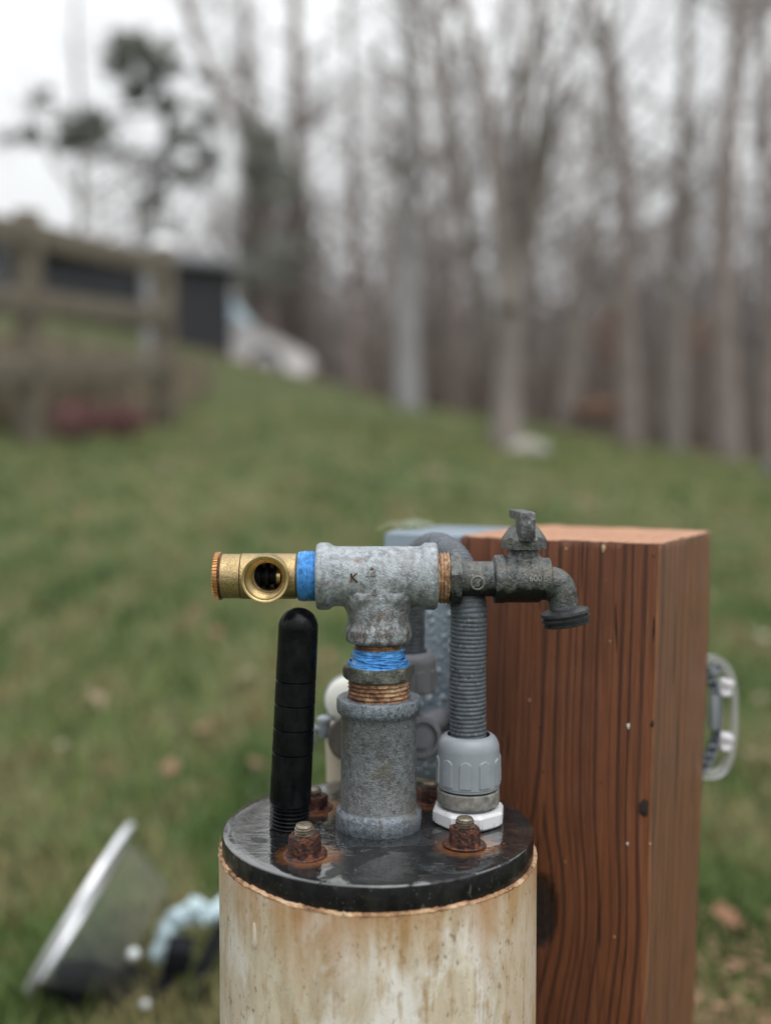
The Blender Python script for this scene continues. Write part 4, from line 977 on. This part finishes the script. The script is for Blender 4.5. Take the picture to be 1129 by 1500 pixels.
# ------------------------------------------------------------------ fence, shed, car on the slope
def ground_z(x, y): return float(terrain(x, y))
FP = []
for px, Yf, ht in ((-210, 4.6, 1.34), (47, 6.1, 1.30), (243, 8.0, 1.30)):
    x = (px - 564.5) / FPX * Yf; FP.append(Vector((x, Yf, ground_z(x, Yf))))
HT = [1.34, 1.32, 1.32]
fn_ = thing('rail_fence', 'weathered post and rail fence on the grass slope at the left', 'fence', FP[1])
for p, h in zip(FP, HT):
    g = G(); g.box((p.x, p.y, p.z + h / 2 - .15), (.155, .155, h + .3), Matrix.Rotation(R(20), 3, 'Z'), .015); g.build('fence_post', 'fence', fn_)
for i in range(2):
    for hh in (1.18, .80, .42):
        a = FP[i] + Vector((0, 0, hh)); b = FP[i + 1] + Vector((0, 0, hh)); m_ = (a + b) / 2; dd = (b - a); q = dd.to_track_quat('X', 'Z').to_matrix()
        g = G(); g.box(m_ + Vector((.03, -.09, 0)), (dd.length + .1, .04, .15), q, .008); g.build('rail', 'fence', fn_)
g = G(); q = FP[2] + Vector((0, 0, HT[2] + .0)); g.lathe([(.085, 0), (.095, .02), (.09, .05), (.06, .085), (.02, .1), (.002, .102)], q, (0, 0, 1), 24)
tag(g.build('post_cap', 'white_cap'), 'small white cap on top of the right-hand fence post', 'post cap')
# red shrub at the foot of the fence
def leaf_cloud(g, c, rx, ry, rz, n, s, rnd):
    for _ in range(n):
        while True:
            p = Vector((rnd.uniform(-1, 1), rnd.uniform(-1, 1), rnd.uniform(-1, 1)))
            if p.length < 1: break
        p = c + Vector((p.x * rx, p.y * ry, p.z * rz)); a = Vector((rnd.gauss(0, 1), rnd.gauss(0, 1), rnd.gauss(0, 1))).normalized(); b = a.orthogonal().normalized(); q = s * rnd.uniform(.6, 1.3)
        g.add([p - a * q, p + b * q * .45, p + a * q, p - b * q * .45], [(0, 1, 2, 3)])
rn = random.Random(5)
for (px, py, Yf, rx, rz, lab) in ((112, 612, 6.35, .15, .12, 'dark red leafy shrub at the foot of the fence'), (176, 626, 6.9, .2, .1, 'low purple-brown shrub between the two fence posts')):
    x = (px - 564.5) / FPX * Yf; b = Vector((x, Yf, ground_z(x, Yf))); t = thing('shrub', lab, 'shrub', b)
    g = G(); leaf_cloud(g, b + Vector((0, 0, rz * 1.2)), rx, .2, rz, 300, .028, rn); g.build('leaves', 'red_leaf', t, smooth=False)
    g = G()
    for k in range(6): g.tube([b, b + Vector((rn.uniform(-rx, rx) * .7, rn.uniform(-.1, .1), rz * 1.6))], [.008, .003], 5)
    g.build('stems', 'twig', t)
# shed
sa = Vector((-5.9, 16.6, 0)); sb = Vector((-2.66, 18.3, 0)); sa.z = ground_z(sa.x, sa.y); sb.z = ground_z(sb.x, sb.y)
sdv = (sb - sa); ang = math.atan2(sdv.y, sdv.x); ln = sdv.length; mid = (sa + sb) / 2
sh_ = thing('shed', 'low black shed with a grey roof beyond the fence', 'shed', Vector((mid.x, mid.y, min(sa.z, sb.z))))
q = Matrix.Rotation(ang, 3, 'Z'); dep = 2.0; nv = q @ Vector((0, 1, 0)); hA = 1.2
g = G(); g.box(mid + nv * dep / 2 + Vector((0, 0, -.1 + hA / 2)), (ln, dep, hA + .6), q); g.build('wall', 'shed_wall', sh_)
g = G(); zr = mid.z + hA + .12
ra = [sa - q @ Vector((.15, 0, 0)) , sb + q @ Vector((.15, 0, 0))]
vv = []
for p in ra:
    for (o_, z_) in ((-.2, zr), (dep / 2, zr + .42), (dep + .2, zr), (dep + .2, zr - .08), (dep / 2, zr + .33), (-.2, zr - .08)): v_ = p + nv * o_; vv.append((v_.x, v_.y, z_))
g.add(vv, [(0, 1, 7, 6), (1, 2, 8, 7), (2, 3, 9, 8), (3, 4, 10, 9), (4, 5, 11, 10), (5, 0, 6, 11), (0, 5, 4, 3, 2, 1), (6, 7, 8, 9, 10, 11)]); g.build('roof', 'shed_roof', sh_, smooth=False)
# car
CYr = 20.5; cr_ = W(446, 535, CYr); cbx = cr_.x - 2.0; cz_ = ground_z(cbx + 1.0, CYr) - .06
car = thing('parked_car', 'white car parked on the slope half hidden by the black shed', 'car', Vector((cbx, CYr, cz_)))
O = Vector((cbx, CYr, cz_)); tilt = Matrix.Rotation(R(15), 3, 'Y')
def cp(x, y, z): return O + tilt @ Vector((x, y, z))
side = [(-2.1, .28), (-2.15, .6), (-2.05, .95), (-1.2, .98), (.72, .95), (1.5, .82), (2.02, .68), (2.12, .48), (2.08, .26)]
g = G(); vs_ = []
for y, s_ in ((-.86, .93), (-.9, 1), (.9, 1), (.86, .93)):
    for x, z in side: vs_.append(cp(x * (.985 if s_ < 1 else 1), y if s_ == 1 else y * 1.0 + (-.03 if y < 0 else .03), z * (1 if s_ == 1 else .98)))
n = len(side); fs = []
for r_ in range(3):
    for k in range(n): fs.append((r_ * n + k, r_ * n + (k + 1) % n, (r_ + 1) * n + (k + 1) % n, (r_ + 1) * n + k))
fs += [tuple(range(n)), tuple(3 * n + k for k in range(n))]; g.add(vs_, fs); g.build('body', 'car_paint', car, sharp=30)
g = G(); cab = [(-1.95, .96), (-1.45, 1.42), (-.2, 1.48), (.25, 1.42), (.95, .93)]; vs_ = [cp(x, y * (1 if z < 1 else .84), z) for y in (-.84, .84) for x, z in cab]; n = 5
g.add(vs_, [tuple(range(n)), tuple(range(2 * n - 1, n - 1, -1))] + [(k, k + n, (k + 1) % n + n, (k + 1) % n) for k in range(n)]); g.build('windows', 'car_glass', car, sharp=20)
g = G(); vs_ = [cp(x, y * .83, z) for y in (-.84, .84) for x, z in ((-1.5, 1.41), (-.2, 1.485), (.27, 1.425), (.27, 1.455), (-.2, 1.52), (-1.5, 1.45))]; n = 6
g.add(vs_, [tuple(range(n)), tuple(range(2 * n - 1, n - 1, -1))] + [(k, k + n, (k + 1) % n + n, (k + 1) % n) for k in range(n)]); g.build('roof', 'car_paint', car, sharp=30)
for x in (-1.3, 1.32):
    for y in (-.86, .86):
        wh = G(); wh.lathe([(.2, -.1), (.3, -.1), (.32, -.06), (.32, .06), (.3, .1), (.2, .1)], cp(x, y, .3), tilt @ Vector((0, 1, 0)), 28); w_ = wh.build('wheel', 'tyre', car)
        r_ = G(); r_.lathe([(.03, -.11), (.19, -.105), (.2, -.09), (.2, .09), (.19, .105), (.03, .11)], cp(x, y, .3), tilt @ Vector((0, 1, 0)), 20); r_.build('rim', 'rim_metal', w_)
for y in (-.62, .62): g = G(); g.box(cp(2.03, y, .6), (.16, .34, .13), tilt, .03); g.build('headlight', 'lamp_glass', car)

# ------------------------------------------------------------------ stone and dark stump on the lawn
def rock(name, lab, px, py, Yf, sz, mat):
    x = (px - 564.5) / FPX * Yf; z = ground_z(x, Yf); bm = bmesh.new(); bmesh.ops.create_icosphere(bm, subdivisions=3, radius=1)
    for v in bm.verts: v.co = Vector((v.co.x * sz[0], v.co.y * sz[1], v.co.z * sz[2])) * (1 + .25 * mnoise.noise(v.co * 1.6 + Vector((px, 0, 0))))
    me = bpy.data.meshes.new(name); bm.to_mesh(me); bm.free(); finish(me, 40); o = link(name, me, mat); o.location = (x, Yf, z + sz[2] * .4); tag(o, lab, 'stone'); return o
rock('stone', 'pale flat stone on the grass at the foot of the forked tree', 772, 674, 9.6, (.19, .15, .1), 'stone')
rock('stone', 'dark stone at the right end of the lawn', 1128, 676, 10.5, (.12, .12, .1), 'dark_grey_plastic')

# ------------------------------------------------------------------ trees
def grow(g, p, d, r, length, depth, rnd, nside, up=.12, spread=.75):
    """recursive bare branch"""
    seg = max(2, int(4 - depth * .0)); pts = [p]; rads = [r]; q = p.copy(); dd = d.copy()
    for i in range(seg):
        dd = (dd + Vector((rnd.gauss(0, .16), rnd.gauss(0, .16), rnd.gauss(0, .1) + up))).normalized(); q = q + dd * (length / seg); pts.append(q.copy()); rads.append(max(r * (1 - .72 * (i + 1) / seg), .003))
    g.tube(pts, rads, nside if depth > 0 else 3, False)
    if depth <= 0: return
    kids = rnd.randint(3, 5)
    for k in range(kids):
        t = rnd.uniform(.3, 1); i = min(int(t * seg), seg - 1); f = t * seg - i; b = pts[i].lerp(pts[i + 1], f)
        nd = (dd + Vector((rnd.gauss(0, spread), rnd.gauss(0, spread), rnd.gauss(.15, spread * .6)))).normalized()
        grow(g, b, nd, max(rads[i] * .55, .004), length * rnd.uniform(.45, .7), depth - 1, rnd, max(3, nside - 1), up, spread)
def bare_tree(label, paths, Yt, mat, seed, nb=16, blen=1.8, zmin=2.6, drift=0.0, depth=2, group='bare trees at the edge of the lawn', name='bare_tree'):
    """paths: list of [(px, py, width px)] limbs, the first is the trunk from the ground"""
    rnd = random.Random(seed); b0 = W(paths[0][0][0], paths[0][0][1], Yt); base = Vector((b0.x, Yt, ground_z(b0.x, Yt)))
    t = thing(name, label, 'tree', base, group); gt = G(); gc = G()
    for li, path in enumerate(paths):
        pts = [W(px, py, Yt + (rnd.uniform(-.25, .25) * (li > 0))) for px, py, w_ in path]; rr = [w_ * .40 * Yt / FPX for *_, w_ in path]
        if li == 0: pts[0] = base + Vector((0, 0, -.25)); rr[0] *= 1.35
        n = 7 * len(pts); cs = polyline(pts, n); rs = np.interp(np.linspace(0, len(rr) - 1, n), range(len(rr)), rr)
        gt.tube(cs, list(rs), 12)
        hi = [i for i in range(n - 1) if cs[i].z > zmin]
        for k in range(nb if hi else 0):
            i = rnd.choice(hi); d = Vector((rnd.gauss(0, 1), rnd.gauss(0, .8), rnd.uniform(.1, .9))).normalized()
            grow(gc, cs[i], d, max(rs[i] * .33, .010), blen * rnd.uniform(.6, 1.3), depth, rnd, 5)
        grow(gc, cs[-1], (cs[-1] - cs[-3]).normalized(), rs[-1], blen * 1.6, 2, rnd, 6)
    gt.build('trunk', mat, t, sharp=80); gc.build('crown', 'twig', t, smooth=False); return t
bare_tree('slanting dark tree leaning left across the pale sky', [[(402, 545, 34), (388, 330, 26), (352, 185, 20), (300, 85, 18), (272, 0, 16), (248, -150, 12)]], 25, 'bark_brown', 1, 16, 1.5, 3.4)
bare_tree('straight tall tree just left of the grey trunk, behind the white car', [[(447, 545, 32), (440, 300, 30), (431, 0, 22), (428, -260, 15)]], 25.5, 'bark_tan', 2, 22, 1.6, 3.2)
bare_tree('pinkish grey trunk beside the slanting tree', [[(372, 540, 40), (374, 380, 34), (368, 230, 26), (360, 60, 16), (350, -100, 10)]], 26.5, 'bark_tan', 3, 20, 1.6, 2.8)
bare_tree('smooth pale grey tree standing alone near the middle of the lawn edge', [[(597, 568, 40), (597, 400, 34), (600, 200, 25), (595, 0, 20), (590, -260, 14)]], 16, 'bark_grey', 4, 22, 1.6, 3.0)
bare_tree('forked tree with three limbs standing out on the lawn', [[(738, 662, 50), (744, 560, 46), (748, 440, 50)], [(736, 560, 26), (694, 390, 24), (667, 207, 20), (640, 110, 15), (618, -20, 12), (600, -200, 9)],
          [(746, 450, 40), (729, 283, 32), (704, 94, 24), (671, -10, 19), (640, -220, 13)], [(754, 450, 38), (762, 300, 32), (766, 176, 26), (789, 0, 19), (800, -220, 13)]], 10.5, 'bark_tan', 5, 13, 1.3, 2.3)
bare_tree('slim tree leaning right behind the forked tree', [[(828, 590, 36), (852, 390, 28), (874, 300, 20), (887, 130, 14), (892, -120, 9)]], 19, 'bark_tan', 6, 20, 1.7, 3.0)
bare_tree('tree with its top bending left, at the right of the forked tree', [[(924, 625, 36), (918, 430, 30), (915, 270, 25), (897, 94, 22), (862, 10, 18), (825, -180, 12)]], 15, 'bark_brown', 7, 22, 1.6, 2.6)
bare_tree('upright tree between the bending tree and the thick right-hand tree', [[(985, 632, 36), (991, 400, 28), (1003, 130, 20), (1004, 0, 17), (1010, -240, 12)]], 15.5, 'bark_tan', 8, 22, 1.6, 2.6)
bare_tree('thick dark tree near the right end of the lawn edge', [[(1068, 655, 42), (1060, 440, 36), (1072, 130, 28), (1087, 0, 24), (1100, -240, 16)]], 14, 'bark_brown', 9, 22, 1.5, 2.4)
bare_tree('rightmost tree cut by the edge of the picture', [[(1126, 650, 30), (1128, 350, 26), (1120, 100, 19), (1118, -200, 12)]], 16.5, 'bark_brown', 10, 20, 1.6, 2.6)
bare_tree('thin tree between the grey tree and the forked tree', [[(668, 590, 22), (664, 400, 18), (655, 200, 13), (650, 0, 10), (646, -160, 7)]], 20, 'bark_brown', 12, 20, 1.7, 2.8)
bare_tree('thin crooked tree between the slanting tree and the pale grey tree', [[(520, 560, 20), (524, 400, 16), (516, 200, 12), (508, 0, 9), (500, -160, 6)]], 21, 'bark_brown', 13, 18, 1.8, 2.8)
# pine with tufted clumps at the upper left
PYt = 14.0; rn = random.Random(21); b0 = W(226, 480, PYt); base = Vector((b0.x, PYt, ground_z(b0.x, PYt)))
pn = thing('pine_tree', 'sparse pine with round needle clumps against the sky at the upper left', 'tree', base)
gt = G(); gt.tube(polyline([base - Vector((0, 0, .2)), W(222, 400, PYt), W(222, 300, PYt), W(244, 225, PYt), W(246, 160, PYt), W(226, 90, PYt), W(208, 40, PYt)], 40), list(np.linspace(.14, .04, 40)), 10)
gn = G()
for px, py, rpx, k in ((205, 72, 40, 1), (178, 92, 26, .7), (232, 92, 30, .7), (200, 128, 30, .5), (250, 150, 22, .5), (133, 188, 32, 1), (104, 206, 20, .6), (36, 205, 26, .6), (268, 200, 20, .5), (304, 232, 20, .6), (275, 262, 24, .35), (236, 262, 30, .35), (215, 300, 26, .3), (170, 225, 18, .3), (60, 150, 16, .25), (310, 170, 18, .25)):
    q = W(px, py, PYt + rn.uniform(-.4, .4)); rr = rpx * PYt / FPX; tz = min(max(q.z - .5, base.z + 1.6), W(226, 90, PYt).z)
    tr = min([W(222, 300, PYt), W(244, 225, PYt), W(246, 160, PYt), W(226, 90, PYt)], key=lambda s_: abs(s_.z - q.z + .3))
    gt.tube(polyline([tr, (tr + q) / 2 + Vector((0, 0, -.12)), q], 10), list(np.linspace(.035, .012, 10)), 6)
    for _ in range(max(3, int(11 * k))):
        o_ = Vector((rn.gauss(0, rr * .55), rn.gauss(0, rr * .5), rn.gauss(0, rr * .42))); leaf_cloud(gn, q + o_, rr * .5, rr * .5, rr * .3, 62, .055, rn)
        gt.tube([q, q + o_], [.009, .004], 4)
    for _ in range(14): gt.tube([q + Vector((rn.gauss(0, rr * .4), rn.gauss(0, rr * .3), rn.gauss(0, rr * .3))), q + Vector((rn.gauss(0, rr), rn.gauss(0, rr), rn.gauss(0, rr * .6)))], [.012, .005], 4)
gt.build('trunk', 'bark_grey', pn, sharp=80); gn.build('crown', 'needles', pn, smooth=False)
# dark evergreen behind the slanting tree
b0 = W(395, 500, 24); base = Vector((b0.x, 24, ground_z(b0.x, 24))); ev = thing('evergreen_tree', 'dull green evergreen behind the slanting tree', 'tree', base)
g = G(); g.tube([base, base + Vector((0, 0, 5.6))], [.16, .05], 8); g.build('trunk', 'bark_brown', ev)
g = G()
for k in range(34):
    f = rn.uniform(.2, 1); a = rn.uniform(0, 6.28); rr = 1.25 * (1.05 - f) + .25; leaf_cloud(g, base + Vector((math.cos(a) * rr * .8, math.sin(a) * rr * .8, 5.5 * f)), .5, .5, .28, 70, .09, rn)
g.build('crown', 'needles', ev, smooth=False)

# far woods: countless bare trunks and twigs behind the lawn
rn = random.Random(77); g = G(); count = 0
while count < 370:
    y = 22 + 42 * rn.random() ** 1.3; px = rn.uniform(-120, 1950)
    if px < 500 and y < 25: continue
    if px < 350 and rn.random() > .16: continue
    if 460 < px < 560 and rn.random() > .55: continue
    x = (px - 564.5) / FPX * y; z = ground_z(x, y); count += 1
    hgt = rn.uniform(3.8, 6.8) * (.6 + .4 * y / 30) if rn.random() < .8 else rn.uniform(8, 13); r = rn.uniform(.05, .15) * (1 + (y - 22) / 70); p = Vector((x, y, z - .2)); pts = [p]; dx = rn.gauss(0, .05); dyy = rn.gauss(0, .05)
    for k in range(1, 6): pts.append(p + Vector((dx * hgt * k / 5 + rn.gauss(0, .08), dyy * hgt * k / 5, hgt * k / 5)))
    g.tube(pts, [r * (1 - .8 * k / 5) for k in range(6)], 5, False)
    for k in range(8):
        f = rn.uniform(.3, 1); i = min(int(f * 5), 4); b = pts[i].lerp(pts[i + 1], f * 5 - i); grow(g, b, Vector((rn.gauss(0, 1), rn.gauss(0, .7), rn.uniform(.1, .9))).normalized(), r * .4, rn.uniform(1.4, 2.8), 1, rn, 4)
kind(g.build('far_woods', 'woods', smooth=False), 'stuff')
g = G()                                                     # thicket along the wood edge
for k in range(3900):
    y = rn.uniform(19, 40); px = rn.uniform(330, 1950)
    if px < 520 and y < 25: continue
    x = (px - 564.5) / FPX * y
    z = ground_z(x, y); h = rn.uniform(.5, 2.6) * (1 + (y - 19) / 22); p = Vector((x, y, z)); d = Vector((rn.gauss(0, .35), rn.gauss(0, .3), 1)).normalized()
    pts = [p, p + d * h * .5 + Vector((rn.gauss(0, .1), 0, 0)), p + d * h + Vector((rn.gauss(0, .3), 0, 0))]; g.tube(pts, [.022, .016, .008], 3, False)
    for j in range(3): f = rn.uniform(.3, .95); b = pts[0].lerp(pts[2], f); g.tube([b, b + Vector((rn.gauss(0, .4), rn.gauss(0, .3), rn.uniform(.1, .6)))], [.011, .006], 3, False)
kind(g.build('thicket', 'brush', smooth=False), 'stuff')
for (px, py, Yt, rx, rz, lab) in ((897, 498, 21, .5, .75, 'russet-leaved bush behind the bending tree'), (1030, 500, 22, .55, .6, 'russet-leaved bush behind the thick right-hand tree'), (880, 598, 18.6, .5, .2, 'low russet bush at the wood edge beside the bending tree')):
    q = W(px, py, Yt); b = Vector((q.x, Yt, ground_z(q.x, Yt))); t = thing('russet_bush', lab, 'bush', b)
    g = G(); leaf_cloud(g, Vector((q.x, Yt, max(q.z, b.z + rz * .8))), rx, .5, rz, 420, .07, rn); g.build('leaves', 'orange_leaf', t, smooth=False)
    g = G()
    for k in range(8): g.tube([b, Vector((q.x + rn.uniform(-rx, rx) * .8, Yt + rn.uniform(-.3, .3), max(q.z, b.z) + rz * rn.uniform(0, .9)))], [.02, .006], 4)
    g.build('stems', 'twig', t)

# ------------------------------------------------------------------ fallen leaves
def leaf_mesh(seed):
    rnd = random.Random(seed); g = G(); n = 9; L_ = 1.0; l, r = [], []
    lob = rnd.uniform(0, .35); vs_ = []
    for k in range(n + 1):
        f = k / n; wdt = .36 * math.sin(math.pi * f ** .8) * (1 + lob * math.cos(f * 18)) + .012; cz = .22 * math.sin(f * 3 + seed) ** 2
        for s_, cu in ((-1, .18), (0, 0), (1, .14 + .1 * rnd.random())): vs_.append((s_ * wdt, f - .5, cz * .6 + cu * wdt * 1.3))
    fs = []
    for k in range(n):
        for j in range(2): a = k * 3 + j; fs.append((a, a + 1, a + 4, a + 3))
    g.add(vs_, fs); return g.mesh('leaf')
LM = [leaf_mesh(s_) for s_ in (1, 2, 3)]
LMM = []
for i, me in enumerate(LM):
    for j, mm in enumerate(LEAFM):
        c = me.copy(); c.materials.append(mm); LMM.append((j, c))
rn = random.Random(15)
LABS = ['tan dry leaf lying on the lawn', 'brown dry leaf lying on the lawn', 'pale dry leaf lying on the lawn', 'rust coloured dry leaf lying on the lawn']
def put_leaf(x, y, s_, j, lab=None, group=True):
    me = rn.choice([m_ for jj, m_ in LMM if jj == j]); o = bpy.data.objects.new('fallen_leaf', me); COL.objects.link(o)
    o.location = (x, y, ground_z(x, y) + .022 + .2 * s_); o.scale = (s_, s_, s_); o.rotation_euler = (rn.gauss(0, .5), rn.gauss(0, .5), rn.uniform(0, 6.28)); tag(o, lab or LABS[j], 'leaf', LABS[j].replace('lying', 'scattered') + ' grass' if group else None)
def ground_hit(px, py):
    lo, hi = .6, 30
    for _ in range(50):
        md = (lo + hi) / 2; q = W(px, py, md)
        if q.z > ground_z(q.x, md): lo = md
        else: hi = md
    return W(px, py, lo)
NEAR = [(140, 1045, 0, .062, 'tan leaf lying alone far left of the black vent pipe'), (345, 855, 0, .07, 'tan leaf just below the brass fitting on the grass'), (270, 740, 2, .085, 'pale leaf on the lawn above the brass fitting'),
    (50, 700, 0, .075, 'tan leaf below the left fence post'), (240, 690, 0, .08, 'tan leaf below the right fence post'), (320, 945, 3, .055, 'rusty leaf left of the black vent pipe, near its top'), (480, 790, 0, .075, 'tan leaf showing just above the tee'),
    (120, 760, 3, .07, 'rusty leaf between the fence and the brass fitting'), (310, 640, 2, .1, 'pale leaf high on the lawn right of the fence'), (850, 745, 0, .08, 'tan leaf just beyond the top of the timber post'),
    (1110, 955, 2, .085, 'pale leaf at the right edge beside the clear bracket'), (1085, 790, 0, .075, 'tan leaf right of the top of the timber post'), (640, 700, 0, .085, 'tan leaf on the lawn above the grey box'),
    (560, 640, 2, .1, 'pale leaf far up the lawn left of the pale grey tree'), (200, 905, 0, .058, 'tan leaf level with the brass fitting, left of it'), (420, 720, 0, .075, 'tan leaf on the lawn above the blue tape of the brass fitting'),
    (60, 910, 0, .06, 'tan leaf near the left edge level with the vent pipe top'), (360, 1010, 0, .055, 'tan leaf close beside the middle of the vent pipe'), (250, 1150, 1, .05, 'brown leaf above the fallen garden lamp'),
    (1100, 1130, 0, .055, 'tan leaf below the clear bracket'), (1060, 1250, 1, .05, 'brown leaf close to the right side of the timber post'), (300, 1090, 1, .05, 'brown leaf left of the vent pipe foot'), (150, 1160, 3, .05, 'rusty leaf above the steel rim of the garden lamp')]
for px, py, j, s_, lab in NEAR:
    q = ground_hit(px, py); put_leaf(q.x, q.y, s_ * .8, j, lab, False)
for _ in range(46):
    px, py = rn.uniform(0, 1129), rn.uniform(630, 1200); q = ground_hit(px, py); put_leaf(q.x, q.y, rn.uniform(.025, .042), rn.choice((0, 0, 1, 1, 2, 3)))
q = ground_hit(1062, 1382); put_leaf(q.x, q.y, .046, 3, 'curled rust-orange leaf lying in the litter right of the timber post', False)
g = G()                                                      # leaf crumbs and bare patch beside the post
for _ in range(520):
    px, py = rn.uniform(1000, 1250), rn.uniform(1350, 1560) ; py = max(py, 1350 + rn.random() ** 2 * 150); q = ground_hit(px, py); a = rn.uniform(0, 6.28); s_ = rn.uniform(.004, .0105)
    e = Vector((math.cos(a), math.sin(a), rn.gauss(0, .3))) * s_; f = Vector((-math.sin(a), math.cos(a), rn.gauss(0, .3))) * s_ * .6; c = q + Vector((0, 0, rn.uniform(.004, .034)))
    g.add([c - e, c + f, c + e, c - f], [(0, 1, 2, 3)])
kind(g.build('leaf_litter', LEAFM[1], smooth=False), 'stuff')
